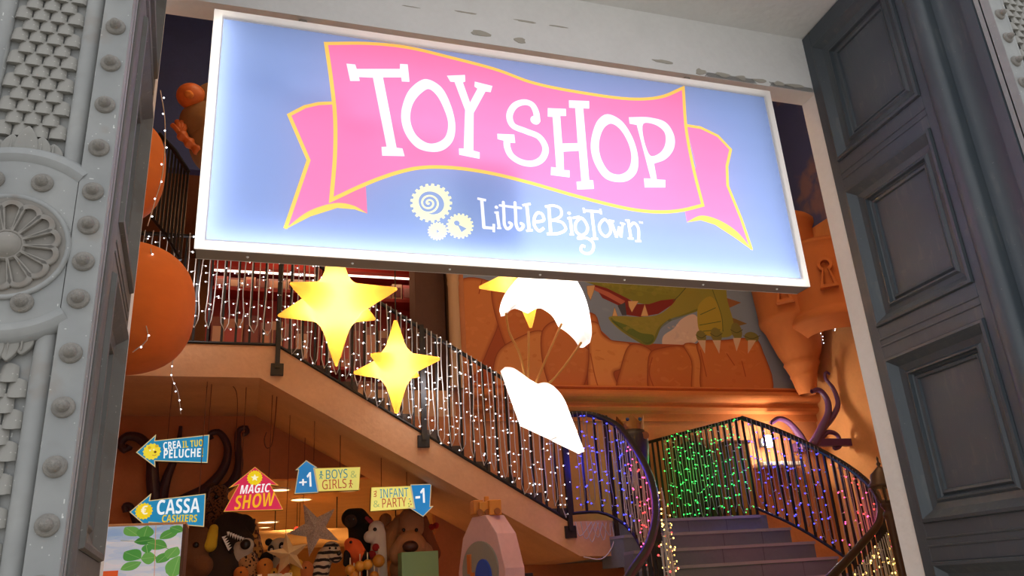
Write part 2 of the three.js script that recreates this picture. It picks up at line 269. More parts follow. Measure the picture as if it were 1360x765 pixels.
// ---------- the backlit shop sign ----------
{
  const x0 = -0.239, x1 = 2.641, y0 = 2.931, y1 = 4.088, FS = 3.1, zf = -FS, zb = -3.20, W = x1 - x0, H = y1 - y0;
  const t = thing('shop_sign', 'large backlit sign reading TOY SHOP on a pink ribbon, fixed under the plastered beam', 'sign', [(x0 + x1) / 2, y0, -3.15]);
  const CW = 2048, CH = 823;
  const print = canvasTex(CW, CH, (c) => {
    const m = (x, y) => { const p = P(x, y, FS); return [(p.x - x0) / W * CW, (y1 - p.y) / H * CH]; };
    const path = (pts, f = (p) => m(...p)) => { pts.forEach((p, i) => (i ? c.lineTo(...f(p)) : c.moveTo(...f(p)))); };
    const smooth = (pts, f, closed) => { const q = new THREE.CatmullRomCurve3(pts.map((p) => { const [x, y] = f(p); return new V3(x, y, 0); }), closed, 'centripetal').getPoints(pts.length * 8); q.forEach((p, i) => (i ? c.lineTo(p.x, p.y) : c.moveTo(p.x, p.y))); if (closed) c.closePath(); };
    const id = (p) => m(...p);
    c.fillStyle = 'rgb(138,160,206)'; c.fillRect(0, 0, CW, CH);
    c.lineJoin = 'miter'; c.lineCap = 'butt';
    const pink = 'rgb(252,132,182)', yel = 'rgb(252,208,100)', px = CW / W / (FOCAL / FS) ;
    const topE = [[433, 57], [490, 57], [540, 62], [600, 76], [660, 92], [707, 109], [770, 122], [842, 131], [879, 128], [908, 116]], rightE = [[908, 116], [912, 172], [922, 225], [934, 272]];
    const botE = [[934, 272], [905, 279], [879, 281], [842, 278], [770, 261], [700, 241], [650, 229], [600, 222], [560, 222], [530, 228], [490, 242], [440, 265]], leftE = [[440, 265], [445, 205], [445, 153], [440, 105], [433, 57]];
    // tails
    const lt = [[443, 136], [423, 137], [405, 141], [384, 152]], lt2 = [[384, 152], [410, 212], [379, 303]], lt3 = [[379, 303], [410, 283], [448, 272], [471, 276], [488, 283]];
    c.fillStyle = pink; c.beginPath(); path([...lt, ...lt2.slice(1)]); c.lineTo(...m(410, 283)); c.lineTo(...m(448, 272)); c.lineTo(...m(471, 276)); c.lineTo(...m(488, 283)); c.lineTo(...m(485, 249)); c.lineTo(...m(443, 260)); c.fill();
    c.fillStyle = 'rgb(236,128,168)'; c.beginPath(); path([[440, 265], [486, 247], [488, 283], [471, 276], [448, 272]]); c.fill();
    c.strokeStyle = yel; c.lineWidth = 5.5 * px; c.beginPath(); path([...lt, ...lt2.slice(1)]); c.stroke();
    c.fillStyle = yel; c.beginPath(); smooth([[377, 305], [410, 280], [448, 269], [471, 273], [488, 283]], id); for (const p of [[471, 277.5], [448, 275.5], [412, 287], [377, 305]]) c.lineTo(...id(p)); c.fill();
    const rt = [[912, 166], [931, 169], [954, 180], [971, 198]], rt2 = [[971, 198], [966, 220], [967, 246], [985, 290], [999, 331]], rt3 = [[999, 331], [977, 310], [951, 294], [931, 289], [913, 294]];
    c.fillStyle = pink; c.beginPath(); path([...rt, ...rt2.slice(1), ...rt3.slice(1)]); c.lineTo(...m(910, 278)); c.lineTo(...m(925, 220)); c.fill();
    c.strokeStyle = yel; c.beginPath(); path([...rt, ...rt2.slice(1)]); c.stroke();
    c.fillStyle = yel; c.beginPath(); smooth([[1001, 333], [978, 306], [951, 290], [931, 286], [912, 295]], id); for (const p of [[931, 292], [950, 298], [976, 315], [1001, 333]]) c.lineTo(...id(p)); c.fill();
    // main ribbon
    c.fillStyle = pink;
    c.beginPath(); const ring = (e, skip) => { const q = new THREE.CatmullRomCurve3(e.map((p) => { const [x, y] = id(p); return new V3(x, y, 0); }), false, 'centripetal').getPoints(60); q.forEach((p, i) => (i || skip ? c.lineTo(p.x, p.y) : c.moveTo(p.x, p.y))); };
    ring(topE); ring(rightE, 1); ring(botE, 1); ring(leftE, 1); c.closePath(); c.fill(); c.lineWidth = 6 * px; c.strokeStyle = yel; c.stroke();
    // lettering
    c.fillStyle = '#ffffff'; c.strokeStyle = '#ffffff';
    const A = (s, ox, oy) => (p) => m(ox + p[0] / s, oy + p[1] / s);
    const zt = A(5.1, 450, 70), zs = A(5.1, 650, 110), zo = A(3.479, 770, 120), zg = A(8.5, 530, 235), zl = A(5.667, 630, 250);
    const poly = (pts, f) => { c.beginPath(); path(pts, f); c.closePath(); c.fill(); };
    poly([[52, 70], [112, 76], [122, 106], [415, 106], [415, 72], [468, 75], [480, 194], [428, 192], [424, 164], [300, 164], [392, 640], [432, 645], [447, 698], [295, 695], [290, 635], [325, 633], [232, 166], [137, 162], [143, 188], [78, 188]], zt);
    c.beginPath(); smooth([[590, 175], [690, 225], [755, 340], [790, 490], [770, 600], [700, 660], [620, 668], [530, 640], [455, 550], [424, 440], [440, 330], [490, 235]], zt, true); smooth([[610, 243], [660, 280], [715, 380], [742, 480], [720, 570], [660, 608], [600, 608], [530, 560], [490, 480], [487, 400], [510, 330], [560, 270]], zt, true); c.fill('evenodd');
    poly([[733, 152], [856, 147], [858, 192], [842, 198], [890, 335], [940, 240], [920, 226], [922, 192], [1042, 222], [1030, 265], [995, 260], [915, 405], [912, 660], [955, 672], [955, 716], [817, 688], [815, 645], [848, 647], [857, 385], [785, 195], [757, 193]], zt);
    c.lineCap = 'round'; c.lineJoin = 'round'; c.lineWidth = 11.2 * px; c.beginPath(); smooth([[326, 250], [316, 190], [290, 145], [245, 128], [175, 150], [138, 220], [160, 285], [250, 325], [340, 365], [382, 440], [360, 510], [300, 543], [220, 535], [150, 490], [122, 430], [120, 390]], zs); c.stroke();
    { const [a, b] = zs([312, 250]); c.beginPath(); c.arc(a, b, 8.4 * px, 0, 7); c.fill(); }
    poly([[55, 342], [170, 347], [177, 405], [128, 402], [95, 388], [57, 378]], zs);
    poly([[397, 168], [520, 173], [522, 222], [482, 222], [495, 408], [600, 406], [583, 168], [542, 166], [540, 115], [678, 120], [678, 172], [638, 170], [678, 656], [705, 658], [710, 716], [597, 720], [592, 668], [625, 664], [608, 458], [503, 464], [507, 588], [545, 590], [545, 638], [418, 622], [420, 567], [455, 572], [430, 228], [397, 226]], zs);
    c.beginPath(); smooth([[130, 108], [190, 135], [240, 205], [270, 300], [265, 375], [225, 415], [175, 422], [120, 405], [75, 345], [53, 270], [62, 190], [90, 130]], zo, true); smooth([[148, 152], [185, 175], [225, 240], [240, 310], [225, 365], [185, 387], [140, 375], [105, 325], [90, 265], [98, 205], [120, 165]], zo, true); c.fill('evenodd');
    c.beginPath(); path([[265, 158], [232, 152], [228, 122]], zo); { const q = new THREE.CatmullRomCurve3([[228, 122], [330, 124], [400, 147], [437, 205], [437, 265], [400, 315], [345, 337]].map((p) => { const [x, y] = zo(p); return new V3(x, y, 0); }), false, 'centripetal').getPoints(40); q.forEach((p) => c.lineTo(p.x, p.y)); }
    for (const p of [[358, 410], [397, 412], [397, 447], [302, 447], [298, 405], [330, 406]]) c.lineTo(...zo(p)); c.closePath(); smooth([[295, 153], [350, 157], [392, 190], [397, 245], [372, 287], [328, 300]], zo, true); c.fill('evenodd');
    // gears
    const gear = (cx, cy, ro, ri, n, f) => { c.beginPath(); for (let k = 0; k < n; k++) for (const [a, r] of [[-0.30, ri], [-0.22, ro], [0.22, ro], [0.30, ri]]) { const q = (k + a * 1.0) / n * 2 * PI, p = f([cx + Math.cos(q) * r, cy + Math.sin(q) * r * 0.93]); (k || a > -0.3) ? c.lineTo(...p) : c.moveTo(...p); } c.closePath(); };
    const cream = 'rgb(250,248,196)'; c.fillStyle = cream;
    gear(365, 290, 237, 210, 21, zg); const [gx, gy] = zg([368, 288]); c.moveTo(gx + 20 * px, gy); c.ellipse(gx, gy, 19.8 * px, 19.3 * px, 0.5, 0, 2 * PI); c.fill('evenodd');
    c.strokeStyle = cream; c.lineWidth = 3.0 * px; c.beginPath(); for (let k = 0; k <= 90; k++) { const q = k / 90, a = 3.5 - q * 4.6 * PI, r = (1 - q) ** 0.75 * 150 * (1 - 0.25 * q) + 4, p = zg([338 + 20 * (1 - q) * 0 + Math.cos(a) * r * 0.86, 290 + Math.sin(a) * r * 0.80]); k ? c.lineTo(...p) : c.moveTo(...p); } c.stroke();
    gear(437, 608, 112, 98, 19, zg); c.fill(); gear(690, 550, 155, 135, 19, zg); c.fill();
    c.fillStyle = 'rgb(138,160,206)'; poly([[425, 588], [460, 610], [428, 630]], zg); { const [a, b] = zg([655, 517]); c.beginPath(); c.arc(a, b, 4.4 * px, 0, 7); c.fill(); } poly([[665, 540], [690, 540], [765, 578], [708, 620]], zg);
    // second line of lettering
    c.strokeStyle = '#ffffff'; c.fillStyle = '#ffffff'; c.lineWidth = 5.0 * px; c.lineCap = 'butt';
    const st = (pts, w) => { c.lineWidth = (w || 5.0) * px; c.beginPath(); path(pts, zl); c.stroke(); }, sc = (pts, w, cl) => { c.lineWidth = (w || 5.0) * px; c.beginPath(); smooth(pts, zl, cl); c.stroke(); }, dot = (x, y, r) => { const [a, b] = zl([x, y]); c.beginPath(); c.arc(a, b, r / 5.667 * px, 0, 7); c.fill(); };
    st([[57, 78], [74, 297]], 5.4); st([[66, 292], [150, 298]]); st([[24, 74], [90, 88]], 4.4); st([[148, 265], [148, 328]], 4.2);
    st([[172, 172], [190, 302]]); dot(168, 140, 17); st([[152, 180], [186, 178]], 3.6); st([[172, 298], [206, 298]], 3);
    c.lineCap = 'round'; sc([[220, 102], [225, 200], [230, 275], [248, 302], [272, 292], [282, 268], [266, 256]]); sc([[308, 106], [313, 200], [319, 280], [338, 310], [362, 298], [370, 274], [354, 262]]); st([[194, 126], [352, 146]], 4); c.lineCap = 'butt';
    st([[396, 118], [416, 318]], 5.4); st([[364, 126], [426, 114]], 4); st([[392, 318], [442, 312]], 4);
    sc([[452, 250], [500, 246], [524, 236], [512, 192], [480, 182], [456, 214], [454, 276], [488, 318], [528, 296]]);
    st([[562, 132], [578, 342]], 5.4); sc([[534, 136], [600, 128], [650, 150], [655, 202], [600, 236], [572, 240]], 4.4); sc([[580, 236], [664, 256], [690, 305], [640, 336], [548, 342]], 4.8);
    st([[722, 212], [738, 346]]); dot(716, 185, 17); st([[702, 224], [734, 222]], 3.6); st([[718, 345], [752, 345]], 3.4);
    sc([[810, 222], [852, 280], [846, 330], [806, 350], [768, 320], [766, 260]], 5, true); st([[742, 222], [796, 210]], 4); sc([[800, 350], [784, 375], [846, 372], [896, 410], [890, 472], [848, 490], [806, 466], [814, 430], [838, 438]], 4.6);
    st([[826, 164], [956, 176]], 4.6); st([[824, 144], [830, 184]], 3.6); st([[950, 152], [958, 194]], 3.6); st([[886, 176], [910, 376]], 5.2); st([[882, 378], [934, 378]], 4);
    sc([[985, 232], [1022, 276], [1026, 330], [992, 360], [954, 330], [944, 276]], 4.8, true);
    st([[1032, 244], [1074, 368]]); st([[1074, 368], [1092, 286]], 3.6); st([[1092, 286], [1108, 366]]); st([[1108, 366], [1120, 262]], 3.6); st([[1014, 240], [1056, 246]], 3.6); st([[1100, 258], [1138, 268]], 3.6);
    st([[1160, 238], [1182, 374]]); sc([[1172, 284], [1204, 258], [1234, 290], [1240, 396]], 4.8); st([[1138, 238], [1172, 240]], 3.6); st([[1158, 375], [1202, 376]], 3.6); st([[1214, 396], [1260, 396]], 3.6);
    const [tx, ty] = zl([1242, 262]); c.save(); c.translate(tx, ty); c.rotate(0.02); c.font = `bold ${Math.round(5.4 * px)}px sans-serif`; c.fillText('TM', 0, 0); c.restore();
  });
  M.signFace = phy({ map: print, transmission: 0.55, thickness: 0, roughness: 1, ior: 1.3, specularIntensity: 0.4 });
  const face = new THREE.PlaneGeometry(W - 0.07, H - 0.07, 1, 1); { const uv = face.attributes.uv, a = 0.035 / W, b = 0.035 / H; for (let i = 0; i < 4; i++) uv.setXY(i, a + uv.getX(i) * (1 - 2 * a), b + uv.getY(i) * (1 - 2 * b)); }
  face.translate((x0 + x1) / 2, (y0 + y1) / 2, zf - 0.004); obj(t, 'sign_face', face, M.signFace, 'blue printed face with pink ribbon, gears and white lettering');
  const mould0 = (q) => { const v = [], f = (a, b, d) => v.push(...a, ...b, ...d), A = q.map(([x, y]) => [x, y, 0]), Z = q.map(([x, y]) => [x, y, -0.008]); f(A[0], A[1], A[2]); f(A[0], A[2], A[3]); for (const [i, j] of [[0, 1], [2, 3]]) { f(Z[i], Z[j], A[j]); f(Z[i], A[j], A[i]); } const g = new THREE.BufferGeometry(); g.setAttribute('position', new THREE.Float32BufferAttribute(v, 3)); g.computeVertexNormals(); return g; };   // white plastic trim, open at the back
  M.signFrame = phy({ color: 0xf6f1e8, roughness: 0.9, transmission: 0.5, thickness: 0, ior: 1.3 });
  for (const [n, r, a] of [[W, 0, [0, 0]], [W, PI, [0, 1]], [H, PI / 2, [1, 0]], [H, -PI / 2, [-1, 0]]]) {
    const l = n / 2, g = mould0([[-l, 0], [l, 0], [l - 0.042, 0.042], [-l + 0.042, 0.042]]); g.rotateZ(r);
    g.translate((x0 + x1) / 2 + a[0] * W / 2, a[0] ? (y0 + y1) / 2 : a[1] ? y1 : y0, zf + 0.004); obj(t, 'frame_bar', boxUV(g), M.signFrame);
  }
  M.signBox = std({ color: 0x8d8378, roughness: 0.6, metalness: 0.2 }); M.white = std({ color: 0xf2f0ea, roughness: 0.8 });
  obj(t, 'bottom_panel', B(x0, x1, y0, y0 + 0.004, zb, zf - 0.006), M.signBox); obj(t, 'top_panel', B(x0, x1, y1 - 0.004, y1, zb, zf - 0.006), M.signBox);
  obj(t, 'side_panel', B(x0, x0 + 0.004, y0, y1, zb, zf - 0.006), M.signBox); obj(t, 'side_panel', B(x1 - 0.004, x1, y0, y1, zb, zf - 0.006), M.signBox);
  obj(t, 'back_panel', B(x0, x1, y0, y1, zb - 0.004, zb), M.white);
  for (const x of [0.15, 2.25]) obj(t, 'bracket', join([RB(x - 0.02, x + 0.02, 3.8, 4.244, -3.30, -3.27), RB(x - 0.02, x + 0.02, 3.85, 3.9, -3.28, -3.203)]), M.signBox);
  const scr = new THREE.SphereGeometry(0.006, 8, 6); for (let k = 0; k < 7; k++) put(t, 'screw', scr, M.white, [x0 + 0.2 + k * 0.42, y0 - 0.001, -3.15]);
  // light inside: LED strips along the bottom and the left side, a weaker bank over the back
  const led = (name, w, h, at, dir, I, glow) => {
    const m = std({ color: 0xffffff, emissive: 0xffffff, emissiveIntensity: glow }); obj(t, name, B(at[0] - w / 2, at[0] + w / 2, at[1] - h / 2, at[1] + h / 2, at[2] - 0.006, at[2]), m);
    const L = new THREE.RectAreaLight(0xfff8f2, I, w, h); L.position.set(at[0], at[1], at[2] + 0.004); L.lookAt(at[0] + dir[0], at[1] + dir[1], at[2] + dir[2]); scene.add(L);
  };
  for (let k = 0; k < 9; k++) led('led_strip', W - 0.06, 0.11, [(x0 + x1) / 2, y0 + (0.06 + k * 0.11) * H, zb + 0.012], [0, 0, 1], 2.7 - 0.24 * k, 0.4);
  led('led_strip', W - 0.06, 0.03, [(x0 + x1) / 2, y0 + 0.03, zb + 0.03], [0, 0, 1], 14, 0.5);
  led('led_strip', 0.03, H - 0.06, [x0 + 0.03, (y0 + y1) / 2, zb + 0.03], [0, 0, 1], 13, 0.5);
  [0.25, 0.5, 0.75, 1.0, 1.3].forEach((w, k) => led('led_panel', w, 0.78 - 0.08 * k, [x0 + 0.07 + w / 2, y0 + 0.46 - 0.04 * k, zb + 0.02 + k * 0.003], [0, 0, 1], 0.58, 0.2));
}
// ---------- lamps of the hall: unseen warm panels added under the high ceiling, downlights in the store room ----------
function panelLamp(name, label, x, y, z, w, d, I, col) {
  const t = thing(name, label, 'lamp', [x, y, z], 'ceiling lamps of the hall');
  obj(t, 'housing', RB(x - w / 2 - 0.04, x + w / 2 + 0.04, y, y + 0.06, z - d / 2 - 0.04, z + d / 2 + 0.04, 0.01), M.white);
  obj(t, 'lamp_diffuser', B(x - w / 2, x + w / 2, y - 0.006, y, z - d / 2, z + d / 2), std({ color: 0xffffff, emissive: col, emissiveIntensity: 1.5 }));
  const L = new THREE.RectAreaLight(col, I, w, d); L.position.set(x, y - 0.01, z); L.lookAt(x, y - 5, z); scene.add(L);
}
panelLamp('added_ceiling_lamp', 'added unseen wide warm ceiling lamp panel high above the middle of the hall', 3.6, 9.3, -5.6, 2.2, 1.4, 8, 0xffd3a0);
panelLamp('added_ceiling_lamp', 'added unseen warm ceiling lamp panel high above the curving lower steps', 6.0, 9.3, -5.6, 1.6, 1.4, 4, 0xffd3a0);
panelLamp('added_ceiling_lamp', 'added unseen warm ceiling lamp panel high above the hanging stars', 0.6, 9.3, -5.6, 1.6, 1.4, 9, 0xffd3a0);
panelLamp('mezzanine_lamp', 'warm ceiling lamp over the red shelves upstairs', 0.8, 6.7, -10.8, 1.2, 0.8, 8, 0xffc38a);
// unseen fill lamps added inside the entrance wall to brighten the hall
for (const [x, I, what] of [[-1.6, 11, 'the orange balls'], [0.4, 13, 'the sign back'], [2.2, 9, 'the parachute lamp'], [4.6, 4.5, 'the lower steps']]) {
  const t = thing('fill_lamp', `added unseen fill lamp on the inside of the entrance wall facing ${what}`, 'lamp', [x, 5.0, -3.4], 'added fill lamps on the entrance wall');
  obj(t, 'housing', RB(x - 0.42, x + 0.42, 4.9, 5.3, -3.46, -3.38, 0.01), M.black); obj(t, 'lamp_glass', B(x - 0.4, x + 0.4, 4.92, 5.28, -3.468, -3.46), std({ color: 0xffffff, emissive: 0xffd3a0, emissiveIntensity: 1.5 }));
  const L = new THREE.RectAreaLight(0xffd3a0, I, 0.8, 0.36); L.position.set(x, 5.1, -3.475); L.lookAt(x + 0.2, 2.6, -9); scene.add(L);
}
// smooth body meshed from balls and tapering limbs
function blob(prims, cell = 0.012, k = 0.02, most = 44) {   // prims: [x, y, z, r] balls, [x, y, z, x2, y2, z2, r1, r2] limbs; world metres
  const lo = new V3(1e9, 1e9, 1e9), hi = lo.clone().negate(); for (const p of prims) for (const [x, y, z, r] of p.length === 4 ? [p] : [[p[0], p[1], p[2], p[6]], [p[3], p[4], p[5], p[7]]]) { lo.min(new V3(x - r, y - r, z - r)); hi.max(new V3(x + r, y + r, z + r)); }
  const c = lo.clone().add(hi).multiplyScalar(0.5), half = Math.max(hi.x - lo.x, hi.y - lo.y, hi.z - lo.z) / 2 + 0.03, res = Math.max(18, Math.min(most, Math.round(half * 2 / cell))), mc = new MarchingCubes(res, new THREE.MeshStandardMaterial(), false, false, 60000), f = mc.field;
  const H = res / 2; for (let kz = 0; kz < res; kz++) for (let j = 0; j < res; j++) for (let i = 0; i < res; i++) {
    const x = (i - H) / H * half + c.x, y = (j - H) / H * half + c.y, z = (kz - H) / H * half + c.z; let d = 1e9;
    for (const p of prims) { let e; if (p.length === 4) e = Math.hypot(x - p[0], y - p[1], z - p[2]) - p[3]; else { const bx = p[3] - p[0], by = p[4] - p[1], bz = p[5] - p[2], t = Math.max(0, Math.min(1, ((x - p[0]) * bx + (y - p[1]) * by + (z - p[2]) * bz) / (bx * bx + by * by + bz * bz))); e = Math.hypot(x - p[0] - bx * t, y - p[1] - by * t, z - p[2] - bz * t) - (p[6] + (p[7] - p[6]) * t); } const h = Math.max(k - Math.abs(d - e), 0) / k; d = Math.min(d, e) - h * h * k * 0.25; }
    f[kz * res * res + j * res + i] = -d;
  }
  mc.isolation = 0; mc.update(); const n = mc.count, pos = new Float32Array(mc.positionArray.slice(0, n * 3)); for (let i = 0; i < n; i++) { pos[i * 3] = pos[i * 3] * half + c.x; pos[i * 3 + 1] = pos[i * 3 + 1] * half + c.y; pos[i * 3 + 2] = pos[i * 3 + 2] * half + c.z; }
  const g = new THREE.BufferGeometry(); g.setAttribute('position', new THREE.BufferAttribute(pos, 3)); g.setAttribute('normal', new THREE.BufferAttribute(new Float32Array(mc.normalArray.slice(0, n * 3)), 3)); return boxUV(g);
}
// ---------- the hall behind the portal ----------
const FL = 7.85, FW = 9.6, LAND = 4.0, LOW = 2.22, XR = 7.8;
M.stone = std({ color: 0x667680, map: wallMap, bumpMap: plasterBump, bumpScale: 0.001, roughness: 0.45 });
M.nosing = std({ color: 0x8b8f98, map: wallMap, roughness: 0.5 });
M.terracotta = wall(0xd27a3e);
struct('wall_left', B(-3.4, -3.2, 0, 9.6, -19, -3.38), M.orange);
struct('ceiling', B(-3.4, XR + 0.2, 9.5, 9.7, -19, -3.38), M.nightSky);
// painted evening clouds on the night-sky paint
const cloudMap = tex(512, (u, v) => { const a = fbm(u * 5, v * 5, 5, 5, 201), k = sst(0.5, 0.72, a); return mix3([0.30, 0.33, 0.52], [0.52, 0.42, 0.46], k); }, true, 0.5, 0.5);
struct('wall_right_upper', B(XR, XR + 0.2, 6.35, 9.5, -FW - 0.15, -3.38), std({ map: cloudMap, roughness: 0.85, bumpMap: plasterBump, bumpScale: 0.002 }), 'painted evening sky with clouds on the side wall');
const wallR = struct('wall_right', B(XR, XR + 0.2, 0, 6.35, -FW - 0.15, -3.38), wall(0xdf9a5e));
// back wall: lower part with the opening to the toy store room, mezzanine opening above, painted night sky on top
const wallB = struct('wall_back', join([B(2.45, XR, 0, 5.9, -FW - 0.15, -FW), B(-3.2, -0.2, 0, 3.67, -FW - 0.15, -FW), B(2.15, 2.45, 0, 3.67, -FW - 0.15, -FW), B(-0.2, 2.15, 2.95, 3.67, -FW - 0.15, -FW)]), M.orange);
struct('wall_upper', join([B(-3.2, 2.45, 6.8, 9.5, -FW - 0.15, -FW), B(2.45, XR, 5.9, 9.5, -FW - 0.15, -FW)]), M.nightSky, 'deep blue painted night sky high on the back wall');
// mezzanine behind the upper landing
struct('floor_mezzanine', B(-3.2, 2.45, 3.67, LAND, -12.5, -FW), M.tan);
struct('wall_mezzanine', join([B(-3.2, 2.45, LAND, 6.8, -12.6, -12.5), B(2.45, 2.6, LAND, 6.8, -12.6, -FW - 0.15)]), M.brown);
struct('ceiling_mezzanine', B(-3.2, 2.45, 6.8, 6.9, -12.6, -FW - 0.15), M.brown);
// store room under it
struct('ceiling_store', B(-3.2, XR, 2.95, 3.1, -18.5, -FW - 0.15), wall(0xc79a66));
struct('wall_store', join([B(-3.2, XR, 0, 2.95, -18.6, -18.5), B(XR - 0.2, XR, 0, 2.95, -18.5, -FW - 0.15)]), wall(0xb98950));

// landing, upper flight and lower landing: one slab with a sloping underside
const upper = struct('stair_upper', (() => { const g = ext([[-3.2, LAND], [0.22, LAND], [3.16, LOW], [3.62, LOW], [3.62, 1.87], [3.23, 1.885], [0.08, 3.665], [-3.2, 3.665]], FW - FL); g.translate(0, 0, -FW); return boxUV(g); })(), M.tan, 'tan plastered stair with sloping underside');
for (let k = 0; k < 11; k++) { const w = 2.94 / 11, x = 0.22 + k * w, y = LAND - (k + 1) * 1.78 / 11; obj(upper, 'step', B(x - 0.01, x + w, y - 0.05, y + 1.78 / 11 - 0.02, -FW + 0.02, -FL - 0.06), std({ color: 0x4a3a30, roughness: 0.7 })); }

// rails of the curving lower flight, traced in space: height falls 0.55 m per metre towards the street
const fallL = (x, y) => { const a = P(x, y, 1), r = a.y - 1.6; return P(x, y, (1.72 - 0.55 * 7.85) / (r - 0.55)); }, fallR = (x, y) => { const a = P(x, y, 1), r = a.y - 1.6; return P(x, y, (1.72 - 0.55 * 8.0) / (r - 0.55)); };
const railL = [new V3(3.19, 3.32, -FL), new V3(3.5, 3.32, -FL), fallL(815, 562), fallL(840, 590), fallL(864, 635), fallL(871, 685), fallL(860, 728), fallL(836, 765), new V3(1.75, 1.30, -4.25), new V3(1.2, 1.05, -3.95)];
const railR = [new V3(5.47, 3.32, -8.0), fallR(1020, 567), fallR(1060, 584), fallR(1120, 616), fallR(1160, 650), fallR(1168, 690), fallR(1142, 725), fallR(1105, 765), new V3(3.1, 1.30, -4.45), new V3(2.5, 1.05, -4.1)];
const curveL = new THREE.CatmullRomCurve3(railL.slice(1), false, 'centripetal'), curveR = new THREE.CatmullRomCurve3(railR, false, 'centripetal');
const atY = (c, y) => { let lo = 0, hi = 1; for (let k = 0; k < 30; k++) { const m = (lo + hi) / 2; c.getPointAt(m).y > y ? lo = m : hi = m; } return c.getPointAt((lo + hi) / 2); };
const lower = struct('stair_lower', (() => { const g = ext([[3.62, 7.95], [5.55, 7.95], [5.55, FW], [3.62, FW]], LOW - 1.87); g.rotateX(-PI / 2); g.translate(0, 1.87, 0); return boxUV(g); })(), M.stone, 'blue-grey stone steps between two railings');
for (let k = 0; k < 12; k++) {
  const y = LOW - 0.165 * k, yr = y + 1.07, yn = yr - 0.165, a = atY(curveL, yr), b = atY(curveR, yr), c = atY(curveL, yn), d = atY(curveR, yn);
  if (k < 5) { a.z = b.z = -7.95 + 0.3 * k; c.z = d.z = a.z + 0.3; a.x = Math.min(a.x, 4.1); }
  const prism = (y0, y1, pull) => { const g = ext([[a.x, -a.z + 0.05], [b.x, -b.z + 0.05], [d.x, -d.z - pull], [c.x, -c.z - pull]], y1 - y0); g.rotateX(-PI / 2); g.translate(0, y0, 0); return boxUV(g); };
  const yt = y - 0.165; if (yt < 0.02) break;
  const st = obj(lower, 'step', prism(Math.max(0, yt - 0.3), yt - 0.028, 0), M.stone); obj(st, 'nosing', prism(yt - 0.028, yt, 0.025), M.nosing);
}
obj(lower, 'nosing', B(3.7, 5.45, LOW - 0.028, LOW + 0.001, -8.2, -7.92), M.nosing);
for (const x of [4.55, 5.02]) for (let k = 0; k < 4; k++) obj(lower, 'tile_joint', B(x + (k % 2) * 0.22, x + (k % 2) * 0.22 + 0.008, LOW - 0.165 * (k + 1), LOW - 0.165 * k - 0.03, -7.95 + 0.3 * k - 0.01, -7.95 + 0.3 * k + 0.001), std({ color: 0x4f565f, roughness: 0.8 }));

// ---------- iron railings ----------
const balGeo = new THREE.BoxGeometry(0.022, 1, 0.022);
function railing(name, label, pts, h, n, o = {}) {
  const c = new THREE.CatmullRomCurve3(pts, false, 'centripetal', 0.5), f = o.straight ? (t) => { const s = t * (pts.length - 1), i = Math.min(pts.length - 2, Math.floor(s)); return pts[i].clone().lerp(pts[i + 1], s - i); } : (t) => c.getPointAt(t);
  const b = f(0), t = thing(name, label, 'railing', [b.x, b.y - h, b.z], 'iron stair railings');
  const path = o.straight ? pts : c.getSpacedPoints(40), seg = [], low = [];
  if (o.straight) { for (let i = 0; i + 1 < pts.length; i++) { seg.push(rod(pts[i], pts[i + 1], o.r || 0.022, 8)); low.push(rod(pts[i].clone().setY(pts[i].y - h), pts[i + 1].clone().setY(pts[i + 1].y - h), 0.016, 6)); } }
  else { seg.push(bar(path, o.r || 0.022, 60, 8)); low.push(bar(path.map((p) => p.clone().setY(p.y - h)), 0.016, 60, 6)); }
  obj(t, 'handrail', join(seg), M.black); obj(t, 'bottom_rail', join(low), M.black);
  for (let k = 0; k <= n; k++) { const p = f(k / n); put(t, 'baluster', balGeo, M.black, [p.x, p.y - h / 2, p.z], null, [1, h, 1]); }
  return { t, f };
}
const h1 = 1.1;
const rUp = railing('landing_railing', 'black iron railing along the upper landing, hung with white lights', [new V3(-3.1, LAND + h1, -FL), new V3(0.22, LAND + h1, -FL)], h1, 26, { straight: true });
const rFl = railing('stair_railing', 'black iron railing sloping down the upper flight, hung with white lights', [new V3(0.22, LAND + h1, -FL), new V3(3.16, LOW + h1, -FL)], h1, 24, { straight: true });
const rLow = railing('stair_railing', 'black iron railing sweeping down beside the clock cabinet in blue and pink lights', railL, 1.02, 34, { r: 0.032 });
const rGreen = railing('landing_railing', 'black iron railing hung with green lights', [new V3(5.02, LOW + h1, -FW + 0.05), new V3(5.47, LOW + h1, -8.0)], h1, 17, { straight: true });
const rRt = railing('stair_railing', 'black iron railing curving past the lamp post in blue and pink lights', railR, 1.02, 44, { r: 0.03 });
{ // posts bolted to the face of the stair with square plates
  for (const [x, y] of [[0.236, 3.755], [1.66, 3.05], [3.143, 2.13]]) {
    obj(rFl.t, 'post', B(x - 0.022, x + 0.022, y, y + (x < 1 ? 1.34 : 1.2), -FL + 0.01, -FL + 0.05), M.black); obj(rFl.t, 'mounting_plate', RB(x - 0.06, x + 0.06, y - 0.07, y + 0.05, -FL, -FL + 0.03, 0.004), M.black);
  }
  const n = P(757, 690, 7.85); obj(rLow.t, 'post', B(3.62, 3.66, 1.75, 3.3, -FL + 0.02, -FL + 0.06), M.black);
}
